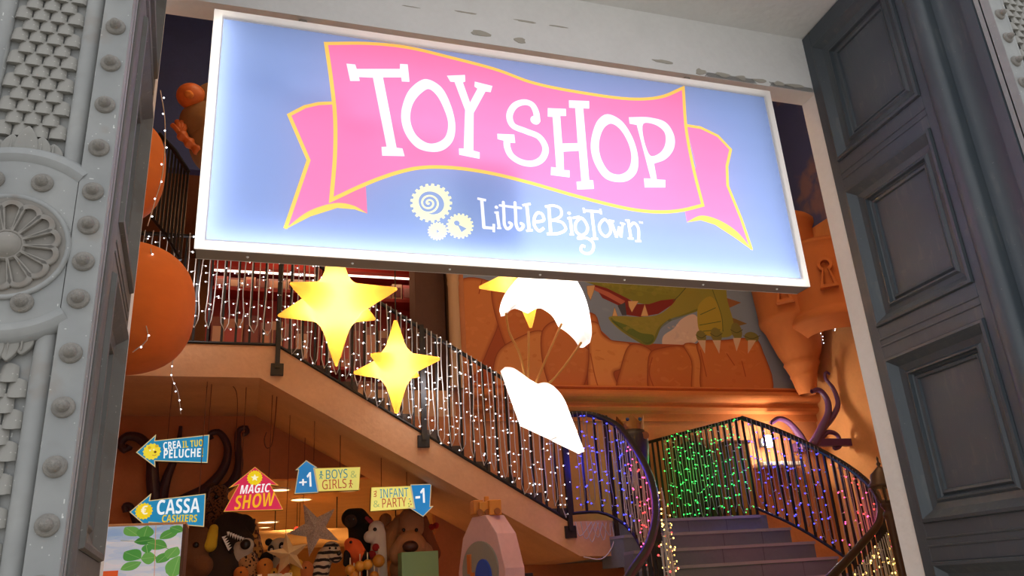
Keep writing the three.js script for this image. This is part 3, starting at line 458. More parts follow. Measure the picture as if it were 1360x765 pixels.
// tall dark railing of the next floor, between the orange balls and the sign
{ // arched dark green doors on the landing behind the green lights
  const a = P(902, 690, 9.58), b = P(958, 690, 9.58), top = P(930, 586, 9.58).y, r = (b.x - a.x) / 2, cx = (a.x + b.x) / 2, t = thing('arched_door', 'dark green arched door on the landing behind the green lights', 'door', [cx, LOW, -9.58]);
  const arch = (k, y0) => { const p = [[-k, y0], [k, y0]]; for (let j = 0; j <= 14; j++) { const q = j / 14 * PI; p.push([Math.cos(q) * k, top - r + Math.sin(q) * k]); } return p; };
  const g = ext(arch(r, LOW), 0.05, 0.004); g.translate(cx, 0, -9.598); obj(t, 'leaf', boxUV(g), wall(0x34482c)); const f = ext(arch(r + 0.07, LOW), 0.07, 0.004, [arch(r, LOW + 0.001)]); f.translate(cx, 0, -9.598); obj(t, 'door_frame', boxUV(f), wall(0x8a5a34));
  const p0 = P(975, 690, 9.5), u = thing('side_cabinet', 'brown cabinet beside the arched green door behind the green lights', 'cabinet', [p0.x, LOW, -9.45]); obj(u, 'body', RB(p0.x, p0.x + 0.32, LOW, LOW + 1.05, -9.598, -9.36, 0.01), wall(0x94622e)); obj(u, 'top', RB(p0.x - 0.02, p0.x + 0.34, LOW + 1.05, LOW + 1.09, -9.598, -9.34, 0.008), wall(0x7a4c24)); obj(u, 'panel', RB(p0.x + 0.05, p0.x + 0.27, LOW + 0.1, LOW + 0.95, -9.362, -9.35, 0.004), wall(0xa06c34));
}
const rTop = railing('upper_railing', 'dark iron railing high up between orange balls and sign', [P(212, 178, 7.9), P(232, 200, 7.8), P(250, 228, 7.6)], 0.95, 9, { straight: true });

// ---------- terracotta cornice and painted wall ----------
const cor = struct('trim_cornice', (() => { const y0 = 3.61, q = [[FW + 0.02, y0], [FW - 0.03, y0], [FW - 0.03, y0 + 0.1], [FW - 0.10, y0 + 0.13], [FW - 0.12, y0 + 0.17], [FW - 0.10, y0 + 0.21], [FW - 0.10, y0 + 0.24]]; for (let k = 0; k <= 8; k++) { const a = -PI / 2 + k / 8 * PI; q.push([FW - 0.12 - 0.075 * Math.cos(a), y0 + 0.325 + 0.075 * Math.sin(a)]); } q.push([FW - 0.08, y0 + 0.41], [FW - 0.11, y0 + 0.44], [FW - 0.08, y0 + 0.47], [FW + 0.02, y0 + 0.47]); const g = ext(q, XR - 2.62); g.rotateY(PI / 2); g.translate(2.62, 0, 0); return g; })(), M.terracotta, 'terracotta moulded cornice below the dinosaur wall painting');
{ const p = cor.geometry; cor.geometry = boxUV(p); }
{
  // wall painting above the cornice: rocks, sky and a green dinosaur, flat on the plaster
  const x0 = 2.62, x1 = 7.78, y0 = 4.08, y1 = 5.9, W = x1 - x0, H = y1 - y0, CW = 2048, CH = Math.round(2048 * H / W);
  const art = canvasTex(CW, CH, (c) => {
    const m = (x, y) => { const p = P(x, y, FW); return [(p.x - x0) / W * CW, (y1 - p.y) / H * CH]; };
    const curve = (pts, closed = true) => { c.beginPath(); const q = new THREE.CatmullRomCurve3(pts.map((p) => { const [x, y] = m(...p); return new V3(x, y, 0); }), closed, 'centripetal').getPoints(pts.length * 8); q.forEach((p, i) => (i ? c.lineTo(p.x, p.y) : c.moveTo(p.x, p.y))); if (closed) c.closePath(); };
    const poly = (pts) => { c.beginPath(); pts.forEach((p, i) => (i ? c.lineTo(...m(...p)) : c.moveTo(...m(...p)))); c.closePath(); };
    const fill = (s) => { c.fillStyle = s; c.fill(); }, line = (s, w) => { c.strokeStyle = s; c.lineWidth = w * 4.2; c.lineCap = 'round'; c.lineJoin = 'round'; c.stroke(); };
    const dab = (n, x, y, rx, ry, cols, a) => { for (let k = 0; k < n; k++) { const [px, py] = m(x + (rnd() - 0.5) * 2 * rx, y + (rnd() - 0.5) * 2 * ry); c.globalAlpha = a; c.fillStyle = cols[Math.floor(rnd() * cols.length)]; c.beginPath(); c.ellipse(px, py, rr(6, 26), rr(4, 14), rr(-0.6, 0.6), 0, 7); c.fill(); } c.globalAlpha = 1; };
    c.fillStyle = '#7d8ba0'; c.fillRect(0, 0, CW, CH);
    dab(160, 900, 420, 260, 70, ['#8493a6', '#76849a', '#8a97a8'], 0.35);
    // cloud
    curve([[882, 465], [880, 448], [895, 436], [905, 424], [922, 418], [930, 430], [926, 452], [905, 462]]); fill('#cdb3a4'); dab(24, 905, 445, 18, 14, ['#d9c2b2', '#bfa79e', '#c7ada2'], 0.5);
    // rocks: blocks of terracotta laid like boulders
    const rocks = [
      [[612, 372], [660, 380], [664, 420], [650, 460], [628, 500], [612, 480]], [[655, 380], [690, 385], [720, 400], [742, 430], [735, 440], [700, 450], [680, 470], [664, 440]],
      [[660, 470], [690, 448], [720, 440], [740, 470], [738, 520], [660, 520]], [[720, 440], [744, 425], [775, 440], [782, 470], [770, 520], [735, 520]], [[740, 425], [790, 418], [792, 470], [776, 460]],
      [[783, 428], [794, 430], [800, 444], [812, 452], [836, 457], [833, 470], [824, 490], [815, 495], [822, 520], [784, 520], [782, 470]],
      [[836, 459], [850, 458], [866, 468], [862, 490], [866, 522], [820, 522], [824, 490]], [[864, 468], [880, 462], [905, 460], [918, 470], [925, 495], [922, 522], [864, 522], [860, 490]],
      [[908, 458], [925, 458], [932, 480], [936, 522], [920, 522], [918, 480]], [[926, 456], [960, 452], [1005, 452], [1014, 470], [1022, 490], [1025, 500], [1024, 522], [934, 522], [930, 480]],
    ];
    c.fillStyle = '#9c4a22'; poly([[612, 372], [690, 380], [760, 400], [783, 425], [812, 452], [850, 456], [905, 458], [1006, 450], [1024, 500], [1024, 530], [612, 530]]); c.fill();
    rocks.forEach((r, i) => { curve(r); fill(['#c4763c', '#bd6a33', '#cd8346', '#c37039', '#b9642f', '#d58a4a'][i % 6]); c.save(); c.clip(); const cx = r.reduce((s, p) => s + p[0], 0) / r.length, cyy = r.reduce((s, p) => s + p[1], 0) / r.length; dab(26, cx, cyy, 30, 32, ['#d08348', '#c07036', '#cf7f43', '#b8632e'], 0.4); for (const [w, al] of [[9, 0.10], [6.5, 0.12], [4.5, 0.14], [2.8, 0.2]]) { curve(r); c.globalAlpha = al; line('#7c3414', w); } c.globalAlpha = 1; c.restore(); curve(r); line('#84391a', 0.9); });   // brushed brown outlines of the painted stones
    for (const r of [[[784, 470], [790, 500], [796, 520]], [[866, 475], [862, 495], [868, 515]], [[930, 465], [938, 500]], [[965, 470], [975, 485]], [[690, 380], [700, 400]], [[640, 372], [636, 390]], [[985, 480], [990, 500]]]) { curve(r, false); line('#9a4520', 1.3); }
    // dinosaur: open jaws looking left
    curve([[772, 372], [800, 372], [840, 374], [900, 372], [912, 376], [906, 390], [896, 398], [880, 400], [860, 404], [846, 402], [832, 396], [812, 388], [790, 379]]); fill('#7d7a2a');
    poly([[772, 368], [960, 368], [960, 386], [940, 395], [910, 395], [870, 390], [800, 378]]); fill('#83802c');
    dab(50, 850, 382, 50, 9, ['#8e8a32', '#6f7029', '#94883a', '#7b7429'], 0.45);
    poly([[788, 378], [806, 383], [834, 397], [846, 404], [862, 404], [878, 399], [898, 397], [894, 404], [874, 417], [850, 421], [830, 418], [826, 408], [800, 396]]); fill('#7c221c'); poly([[790, 381], [808, 388], [830, 400], [826, 405], [806, 394], [788, 385]]); fill('#b5604a');
    poly([[820, 406], [830, 402], [832, 419], [826, 419]]); fill('#45454d');
    curve([[808, 422], [824, 420], [850, 421], [874, 418], [892, 405], [905, 388], [918, 378], [936, 380], [940, 395], [932, 410], [908, 419], [890, 424], [878, 434], [872, 448], [866, 457], [856, 458], [840, 450], [820, 436]]); fill('#8c8333');
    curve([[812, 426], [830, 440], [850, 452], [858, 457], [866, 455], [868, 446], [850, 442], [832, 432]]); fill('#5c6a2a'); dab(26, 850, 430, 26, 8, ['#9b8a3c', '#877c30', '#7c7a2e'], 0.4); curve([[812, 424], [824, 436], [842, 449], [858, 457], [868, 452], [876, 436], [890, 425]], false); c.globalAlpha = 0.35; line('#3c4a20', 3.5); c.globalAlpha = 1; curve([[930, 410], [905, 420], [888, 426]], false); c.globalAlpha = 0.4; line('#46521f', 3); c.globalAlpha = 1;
    // teeth
    for (const t of [[[779, 380], [790, 379], [788, 388], [784, 399], [780, 390]], [[834, 400], [848, 400], [843, 408], [839, 415], [835, 407]], [[851, 420], [856, 404], [861, 420]], [[813, 420], [816, 408], [820, 420]]]) { poly(t); fill('#d3a671'); line('#8a6440', 0.4); }
    // neck, belly plates and back spikes
    poly([[1000 - 38, 395], [984, 402], [962, 412]]); fill('#8f5a34'); poly([[972, 422], [992, 430], [970, 436]]); fill('#7d6030');
    curve([[922, 372], [960, 372], [966, 400], [974, 430], [972, 445], [950, 448], [930, 440], [926, 420], [934, 400]]); fill('#8b8534'); curve([[928, 405], [944, 394], [956, 412], [958, 440], [940, 446], [929, 440], [926, 424]]); fill('#a28f30');
    for (const l of [[[930, 418], [950, 409]], [[929, 432], [957, 427]], [[934, 440], [956, 438]], [[946, 385], [958, 420], [960, 440]]]) { curve(l, false); line('#57602a', 1.1); }
    curve([[907, 372], [912, 378], [904, 390], [894, 400]], false); line('#4a5226', 1);
    // claws over the rock
    for (const [x, y, w, h, lean] of [[931, 447, 8, 9, 4], [951, 445, 9, 11, 3], [978, 440, 9, 13, -1], [998, 448, 12, 8, -6]]) { const [px, py] = m(x, y); c.save(); c.translate(px, py); c.beginPath(); c.ellipse(0, 0, w * 4.0, h * 4.0, 0, 0, 7); fill('#767038'); c.restore(); curve([[x - w + 1, y - 2], [x, y + 2], [x + w - 1, y - 2]], false); line('#4a4a24', 0.9); poly([[x - 5, y + h - 4], [x + 6, y + h - 4], [x + lean + 1, y + h + 14]]); fill('#cdae92'); }
  });
  const mg = new THREE.PlaneGeometry(W, H); mg.translate((x0 + x1) / 2, (y0 + y1) / 2, -FW + 0.006);
  const box = B(x0, x1, y0, y1, -FW, -FW + 0.005);
  const t = thing('wall_painting', 'painted dinosaur with open jaws behind terracotta rocks on the back wall', 'painting', [x0, y0, -FW]);
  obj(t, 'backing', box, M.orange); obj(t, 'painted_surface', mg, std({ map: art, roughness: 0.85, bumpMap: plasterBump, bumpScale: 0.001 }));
}
// ---------- strings of fairy lights ----------
const wireMat = std({ color: 0xb8b1a8, roughness: 0.6 }), wireDim = std({ color: 0x8d8478, roughness: 0.6 });
const bulbGeo = (() => { const a = new THREE.ConeGeometry(0.0075, 0.034, 6); a.rotateZ(PI / 2); a.translate(0.017, 0, 0); const b = new THREE.OctahedronGeometry(0.0070, 1); b.translate(0.037, 0, 0); return [a, b]; })();
const glow = (hex, k) => std({ color: 0x222222, emissive: hex, emissiveIntensity: k, roughness: 0.5 });
const LED = { white: glow(0xf4f6ff, 4.5), blue: glow(0x2a34ff, 9), green: glow(0x19e04a, 8), pink: glow(0xff4a8c, 5), red: glow(0xff3a3a, 5), warm: glow(0xffc860, 8) };
// a curtain of looped wires; top(s), bottom(s) for s in 0..1; mat(s) picks the bulb colour
function lightCurtain(name, label, top, bottom, n, mat, o = {}) {
  const p0 = bottom(0), t = thing(name, label, 'string lights', [p0.x, p0.y, p0.z], 'fairy light curtains on the stair railings');
  for (let k = 0; k < n; k++) {
    const s0 = (k + 0.25) / n, s1 = (k + 0.7) / n, a = top(s0), b = top(s1), c = bottom(s0), d = bottom(s1), dr = rr(-0.06, 0.10) * (o.rag ?? 1), w = () => rr(-0.012, 0.012);
    const L = (p, q, f) => new V3(p.x + (q.x - p.x) * f + w(), p.y + (q.y - p.y) * f, p.z + (q.z - p.z) * f + w());
    const pts = [a, L(a, c, 0.3), L(a, c, 0.65), L(a, c, 0.95 - dr), L(c, d, 0.5).setY((c.y + d.y) / 2 + dr * 0.5 - 0.01), L(b, d, 0.95 - dr), L(b, d, 0.6), L(b, d, 0.25), b];
    const st = obj(t, 'strand', bar(pts, o.dim ? 0.004 : 0.0052, 22, 4), o.dim ? wireDim : wireMat), curve = new THREE.CatmullRomCurve3(pts, false, 'centripetal'), bulbs = [];
    const nb = o.bulbs || 12; const caps = [];
    for (let j = 0; j < nb; j++) { const q = curve.getPointAt((j + rr(0.2, 0.8)) / nb), turn = rr(-0.6, 0.6) + (rnd() < 0.5 ? 0 : PI), tilt = rr(-0.4, 0.4), f = (g) => { g = g.clone(); g.rotateZ(tilt); g.rotateY(turn); g.translate(q.x, q.y, q.z + 0.006); return g; }; caps.push(f(bulbGeo[0])); bulbs.push(f(bulbGeo[1])); }
    obj(st, 'bulb_caps', join(caps), wireMat).userData.kind = 'stuff'; obj(st, 'bulb_lights', join(bulbs), mat(s0)).userData.kind = 'stuff';
  }
  return t;
}
const fr = (f, dy, dz = 0.035, dx = 0) => (s) => { const p = f(s); return new V3(p.x + dx, p.y + dy, p.z + dz); };
const sub = (f, a, b) => (s) => f(a + (b - a) * s);
lightCurtain('light_curtain', 'curtain of white fairy lights along the upper landing', fr(sub(rUp.f, 0.30, 0.995), 0.02), fr(sub(rUp.f, 0.30, 0.995), -h1 + 0.1), 17, () => LED.white, { bulbs: 13 });
lightCurtain('light_curtain', 'curtain of white fairy lights down the sloping flight', fr(rFl.f, 0.02), fr(rFl.f, -h1 + 0.02), 28, () => LED.white, { bulbs: 13 });
lightCurtain('light_curtain', 'curtain of blue fairy lights beside the glowing book lamp', fr(sub(rLow.f, 0.01, 0.11), 0.02), fr(sub(rLow.f, 0.01, 0.11), -1.0), 5, () => LED.blue, { bulbs: 12, dim: 1 });
lightCurtain('light_curtain', 'curtain of pink fairy lights on the sweeping handrail near the clock cabinet', fr(sub(rLow.f, 0.12, 0.40), -0.02, 0.05, -0.03), fr(sub(rLow.f, 0.12, 0.40), -0.98, 0.05, -0.03), 11, (s) => (s < 0.25 ? LED.blue : rnd() < 0.5 ? LED.pink : LED.red), { bulbs: 11 });
lightCurtain('light_curtain', 'curtain of warm yellow fairy lights below the pink ones near the clock cabinet', fr(sub(rLow.f, 0.42, 0.64), -0.03, 0.05, 0.05), fr(sub(rLow.f, 0.42, 0.64), -0.95, 0.05, 0.05), 7, (s) => (rnd() < 0.3 ? LED.red : LED.warm), { bulbs: 14 });
lightCurtain('light_curtain', 'curtain of green fairy lights on the landing railing', fr(sub(rGreen.f, 0.18, 0.99), 0.02, 0.02, -0.03), fr(sub(rGreen.f, 0.18, 0.99), -1.05, 0.02, -0.03), 13, () => LED.green, { bulbs: 16, dim: 1 });
lightCurtain('light_curtain', 'curtain of blue fairy lights behind the stone steps', fr(sub(rRt.f, 0.01, 0.20), 0.02, 0.02, -0.03), fr(sub(rRt.f, 0.01, 0.20), -0.98, 0.02, -0.03), 9, () => LED.blue, { bulbs: 12, dim: 1 });
lightCurtain('light_curtain', 'curtain of pink fairy lights beside the lamp post', fr(sub(rRt.f, 0.22, 0.46), 0.01, 0.03, -0.03), fr(sub(rRt.f, 0.22, 0.46), -0.98, 0.03, -0.03), 12, (s) => (rnd() < 0.3 ? LED.red : LED.pink), { bulbs: 8, dim: 1 });
lightCurtain('light_curtain', 'curtain of warm white fairy lights below the lamp post lantern', fr(sub(rRt.f, 0.47, 0.72), -0.03, 0.03, 0.08), fr(sub(rRt.f, 0.47, 0.72), -0.9, 0.03, 0.08), 13, (s) => (rnd() < 0.12 ? LED.red : LED.warm), { bulbs: 14 });
// the colour that the curtains throw on steps and wall
for (const [hex, I, p] of [[0x3a3cff, 0.7, [5.2, 2.75, -7.75]], [0x22e050, 1.0, [5.0, 2.8, -8.7]], [0x3a3cff, 0.9, [3.35, 2.8, -7.7]], [0xff5a90, 0.5, [5.3, 2.0, -6.3]], [0xff5a90, 0.4, [3.2, 2.2, -6.2]], [0xffd070, 0.6, [4.75, 1.4, -5.4]], [0xf4f6ff, 1.2, [1.7, 3.6, -7.65]], [0xf4f6ff, 1.0, [-0.6, 4.5, -7.65]]]) { const L = new THREE.PointLight(hex, I, 0, 2); L.position.set(...p); L.castShadow = true; L.shadow.radius = 10; scene.add(L); }
// loose bundle of white cable under the lower landing
tag(obj(scene, 'cable_bundle', join([0, 1, 2, 3, 4, 5].map((k) => { const a = P(764 + k * 7, 693, 7.80), b = P(770 + k * 8, 712 + (k * 37 % 5) * 2, 7.80), c = P(785 + k * 5, 694, 7.80); return bar([a, b, c], 0.005, 14, 5); }).concat([bar([P(812, 694, 7.80), P(815, 720, 7.80), P(800, 742, 7.78), P(775, 740, 7.78)], 0.007, 24, 5)])), wireMat), 'white cable looped under the lower landing', 'cable');
const LS = (name, label, pts, mat, group) => { const t = thing(name, label, 'string lights', [pts[0].x, pts[pts.length - 1].y, pts[0].z], group), c = new THREE.CatmullRomCurve3(pts); obj(t, 'wire', bar(pts, 0.004, 20, 4), wireMat); const l = []; const n = 8; for (let j = 0; j < n; j++) { const g = new THREE.OctahedronGeometry(0.007, 1), q = c.getPointAt((j + 0.5) / n); g.translate(q.x + rr(-0.02, 0.02), q.y, q.z + 0.012); l.push(g); } obj(t, 'bulb_lights', join(l), mat).userData.kind = 'stuff'; return t; };
LS('light_string', 'loose white light string dangling over the big lower orange ball', [P(200, 330, 5.9), P(204, 360, 5.9), P(200, 390, 5.9), P(193, 425, 5.9), P(196, 450, 5.9), P(176, 468, 5.9)], LED.white);
LS('light_string', 'loose white light string dangling over the upper orange ball', [P(213, 120, 5.9), P(219, 160, 5.9), P(216, 230, 5.9), P(205, 270, 5.9), P(196, 300, 5.9)], LED.white);
LS('light_string', 'loose white light string dangling beneath the upper landing', [P(233, 458, 7.8), P(228, 500, 7.8), P(236, 520, 7.8), P(240, 550, 7.8)], LED.white);
LS('light_string', 'loose white light string below the keyhole turret', [P(1086, 424, 8.9), P(1090, 440, 8.9), P(1092, 458, 8.9)], LED.white);
LS('light_string', 'loose white light string next to the keyhole turret', [P(1118, 424, 8.7), P(1112, 432, 8.7), P(1106, 440, 8.7)], LED.white);

// ---------- star lanterns ----------
// six rounded spikes grown together: two long upright ones, four shorter ones round the middle
const starGeo = (a, b) => blob([...[[a, 0], [-a, 0], [0, a], [0, -a]].map(([x, z]) => [0, 0, 0, x * 0.97, 0, z * 0.97, a * 0.31, 0.013]), [0, 0, 0, 0, b * 0.97, 0, b * 0.32, 0.013], [0, 0, 0, 0, -b * 0.97, 0, b * 0.32, 0.013]], 0.02, 0.05, 64);
M.starShell = phy({ color: 0xffc254, transmission: 0.55, thickness: 0, roughness: 1, ior: 1.2, specularIntensity: 0.3 });
function star(label, c, a, b, turn, I, hang, tilt = 0) {
  const t = thing('star_lantern', label, 'lantern', [c.x, c.y, c.z], 'yellow star lanterns'); t.rotation.y = turn; t.rotation.z = tilt;
  child(t, 'star_shell', starGeo(a, b), M.starShell);
  child(t, 'lamp_bulb', new THREE.SphereGeometry(0.03, 16, 10), std({ color: 0xffffff, emissive: 0xffe2b0, emissiveIntensity: 3 }));
  child(t, 'cable', rod([0, b * 0.92, 0], [0, hang - c.y, 0], 0.005, 6), M.black);
  const L = new THREE.PointLight(0xfff0d0, I, 0, 2); L.position.copy(c); L.castShadow = true; L.shadow.radius = 1.5; scene.add(L);
}
star('large yellow star lantern hanging lowest-but-one under the left of the sign', P(446, 402, 5.0), 0.47, 0.43, 0.85, 2.4, 9.5, 0.04);
star('smaller yellow star lantern hanging in front of the sloping railing', P(526, 486, 5.6), 0.36, 0.36, 0.9, 1.6, 9.5);
star('yellow star lantern mostly hidden behind the parachute canopy', P(700, 372, 5.7), 0.42, 0.42, 1.0, 2.2, 9.5);
star('yellow star lantern mostly hidden behind the sign bottom edge', P(450, 322, 5.7), 0.42, 0.32, 0.9, 2.2, 9.5);

// ---------- parachute lamp carrying a glowing book ----------
{
  const FP = 4.9, k = FP / FOCAL * 1.06, c = P(716, 470, FP), t = thing('parachute_lamp', 'white glowing parachute lamp carrying an open book on straps', 'lamp', [c.x, c.y, c.z]);
  M.lampShell = phy({ color: 0xffffff, transmission: 0.6, thickness: 0, roughness: 1, ior: 1.2 });
  // canopy: an arched, puffed-up wing with a scalloped lower hem
  const can = (() => {
    const o = [[667, 409], [669, 398], [676, 384], [688, 370], [704, 360], [724, 357], [744, 362], [760, 376], [771, 396], [778, 420], [781, 444], [779, 458], [774, 457], [768, 448], [758, 438], [746, 430], [739, 417], [730, 409], [719, 405], [705, 412], [690, 406], [682, 408], [674, 415], [669, 416]].map(([x, y]) => { const p = P(x, y, FP); return new THREE.Vector2(p.x, p.y); });
    const s = new THREE.Shape(); s.moveTo(o[0].x, o[0].y); s.splineThru(o.slice(1, 12)); s.splineThru(o.slice(12, 16)); s.splineThru(o.slice(16, 20)); s.splineThru(o.slice(20)); s.closePath();
    const g = new THREE.ExtrudeGeometry(s, { depth: 0.10, bevelEnabled: true, bevelSize: 0.012, bevelOffset: -0.010, bevelThickness: 0.03, bevelSegments: 3, curveSegments: 8 }); g.translate(0, 0, -FP - 0.05); return g;
  })();
  obj(t, 'lamp_canopy', can, M.lampShell, 'white glowing scalloped canopy');
  const lampAt = (x, y, F, I) => { const p = P(x, y, F); obj(t, 'lamp_bulb', (() => { const g = new THREE.SphereGeometry(0.03, 14, 10); g.translate(p.x, p.y, p.z); return g; })(), std({ color: 0xffffff, emissive: 0xffffff, emissiveIntensity: 3 })); const L = new THREE.PointLight(0xfffaf0, I, 0, 2); L.position.copy(p); L.castShadow = true; L.shadow.radius = 1.5; scene.add(L); };
  lampAt(708, 386, FP, 1.0); lampAt(752, 392, FP, 1.0);
  M.strap = std({ color: 0xd49a50, roughness: 0.7 });
  for (const s of [[[672, 416], [676, 440], [690, 470], [698, 505]], [[702, 440], [702, 470], [701, 506]], [[746, 430], [730, 465], [711, 510]], [[772, 455], [748, 488], [730, 508], [716, 514]]]) { const q = s.map(([x, y]) => P(x, y, FP - 0.05)); obj(t, 'strap', bar(q, 0.0085, 16, 6), M.strap); }
  // open book seen from its spine, two arched page blocks
  const page = (out) => { const s = new THREE.Shape(), m = out.map(([x, y]) => { const p = P(x, y, FP); return new THREE.Vector2(p.x, p.y); }); s.moveTo(m[0].x, m[0].y); s.splineThru(m.slice(1, 5)); for (const q of m.slice(5)) s.lineTo(q.x, q.y); s.closePath(); const g = new THREE.ExtrudeGeometry(s, { depth: 0.10, bevelEnabled: true, bevelSize: 0.006, bevelThickness: 0.006, bevelSegments: 2, curveSegments: 16 }); g.translate(0, 0, -FP - 0.02); return g; };
  const lp = page([[667, 493], [676, 494], [686, 500], [698, 509], [709, 515], [733, 583], [693, 564]]), rp = page([[709, 515], [718, 513], [728, 517], [737, 526], [744, 537], [769, 601], [733, 583]]);
  const shell = (g) => g; obj(t, 'lamp_book_page', shell(lp), M.lampShell, 'white glowing page block'); obj(t, 'lamp_book_page', shell(rp), M.lampShell, 'white glowing page block');
  lampAt(704, 542, FP - 0.03, 1.2); lampAt(740, 558, FP - 0.03, 1.2);
  obj(t, 'cable', rod(P(724, 360, FP), P(724, 360, FP).setY(9.5), 0.005), M.black);
}

// ---------- orange ball ornaments at the left ----------
function ball(label, cx, cyp, F, rx, ry, top = 9.5) {
  const c = P(cx, cyp, F), t = thing('ball_ornament', label, 'ornament', [c.x, c.y, c.z], 'big orange ball ornaments'), pts = []; for (let k = 0; k <= 28; k++) { const a = -PI / 2 + k / 28 * PI, e = 2 / 2.5; pts.push([Math.max(0.0001, rx * Math.pow(Math.cos(a), e)), ry * Math.sign(Math.sin(a)) * Math.pow(Math.abs(Math.sin(a)), e)]); }
  const g = lathe(pts, 40); child(t, 'ball', g, wall(0xd5742c)); child(t, 'collar', lathe([[0.0001, ry + 0.05], [0.05, ry + 0.045], [0.06, ry - 0.005], [0.02, ry - 0.02]], 16), M.strapDark); child(t, 'cord', rod([0, ry + 0.04, 0], [0, top - c.y, 0], 0.006), M.black);
}
M.strapDark = std({ color: 0x6b3a1c, roughness: 0.6 });
ball('large orange ball ornament hanging in front of the upper landing railing', 163, 409, 6.3, 0.51, 0.49, P(166, 225, 6.4).y - 0.43);
ball('smaller orange ball ornament half hidden behind the side-on door leaf', 166, 225, 6.3, 0.30, 0.43);
// ---------- climbing orange figure beside the sign ----------
{
  const F = 7.2, c = P(262, 165, F), t = thing('climbing_figure', 'orange toy figure climbing beside the left end of the sign', 'figure', [c.x, c.y, c.z]), s = F / FOCAL * 1.05;
  const orangeM = wall(0xc8662a, { roughness: 0.5 }), brownM = wall(0x86603a);
  const sph = (x, y, rx, ry, rz, dz = 0) => { const g = new THREE.SphereGeometry(1, 24, 16); g.scale(rx * s, ry * s, rz * s); const p = P(x, y, F - dz); g.translate(p.x, p.y, p.z); return g; };
  obj(t, 'body', join([sph(275, 165, 36, 34, 30), sph(292, 190, 40, 50, 30), sph(285, 140, 30, 34, 26)]), brownM);
  obj(t, 'head', sph(254, 128, 19, 18, 18, 0.12), orangeM); obj(t, 'snout', sph(251, 126, 6, 5, 8, 0.23), wall(0xe08a3c));
  obj(t, 'arm', bar([P(240, 178, F - 0.1), P(252, 190, F - 0.1), P(266, 202, F - 0.1)], (q) => (11 + 2 * Math.sin(q * 16)) * s * 0.6, 22, 12), orangeM);
  { const q = P(284, 130, F); obj(t, 'cord', rod(q, q.clone().setY(9.5), 0.008), M.black); }
  for (const [x, y] of [[229, 166], [235, 161], [241, 162], [246, 167]]) obj(t, 'finger', bar([P(240, 178, F - 0.1), P((240 + x) / 2 + 1, (178 + y) / 2, F - 0.12), P(x, y, F - 0.1)], (q) => 4.2 * s * (1 - 0.15 * q), 10, 8), orangeM);
}
// ---------- keyhole turret in the corner ----------
{
  const F = 9.25, cx = P(1062, 470, F).x, t = thing('corner_turret', 'terracotta turret with keyhole openings in the corner beside the painting', 'turret', [cx, P(1062, 524, F).y, -F]);
  const yy = (y) => P(1062, y, F).y, k = F / FOCAL * 1.0, prof = [[524, 13], [514, 17], [503, 20], [500, 22], [498, 21], [488, 26], [484, 29], [481, 27], [470, 34], [452, 42], [438, 48], [430, 55], [425, 56], [420, 55], [380, 58], [330, 60], [318, 60], [312, 66], [306, 66], [302, 60]].map(([y, r]) => [r * k, yy(y)]);
  const g = lathe([...prof, [0.001, yy(300)]], 32); g.translate(cx, 0, -F); obj(t, 'drum', g, M.terracotta);
  const key = (kx, kf, R, y, ang) => { const u = k;
    const mk = (r, w) => { const p = []; for (let j = 0; j <= 14; j++) { const a = -PI / 2 + 0.5 + j / 14 * (2 * PI - 1.0); p.push([Math.cos(a) * r, 12 * u + Math.sin(a) * r]); } p.push([-w, -26 * u], [w, -26 * u]); return p; };
    const frame = ext(mk(11 * u, 13 * u), 0.11, 0.006, [mk(7.5 * u, 8.5 * u).map(([x, y2]) => [x, y2 < -20 * u ? y2 + 4 * u : y2])]);
    for (const gg of [frame]) { gg.translate(0, 0, R - 0.035); gg.rotateY(ang); gg.translate(kx, y, -kf); }
    obj(t, 'keyhole_frame', boxUV(frame), M.terracotta); };
  key(cx, F, 58 * k, yy(396), -0.78);
  // broad drum of the same turret on the side wall
  const b0 = P(1118, 420, 8.4), bx = XR - 0.05;
  obj(t, 'side_drum', (() => { const q = lathe([[0.40, -0.14], [0.58, 0], [0.60, 0.06], [0.55, 0.14], [0.5, 0.2], [0.5, 1.02], [0.56, 1.1], [0.56, 1.16], [0.001, 1.16]], 28); q.translate(bx, b0.y - 0.02, -8.75); return q; })(), M.terracotta);
  key(bx, 8.75, 0.5, P(1098, 362, 8.35).y, -0.67);
}
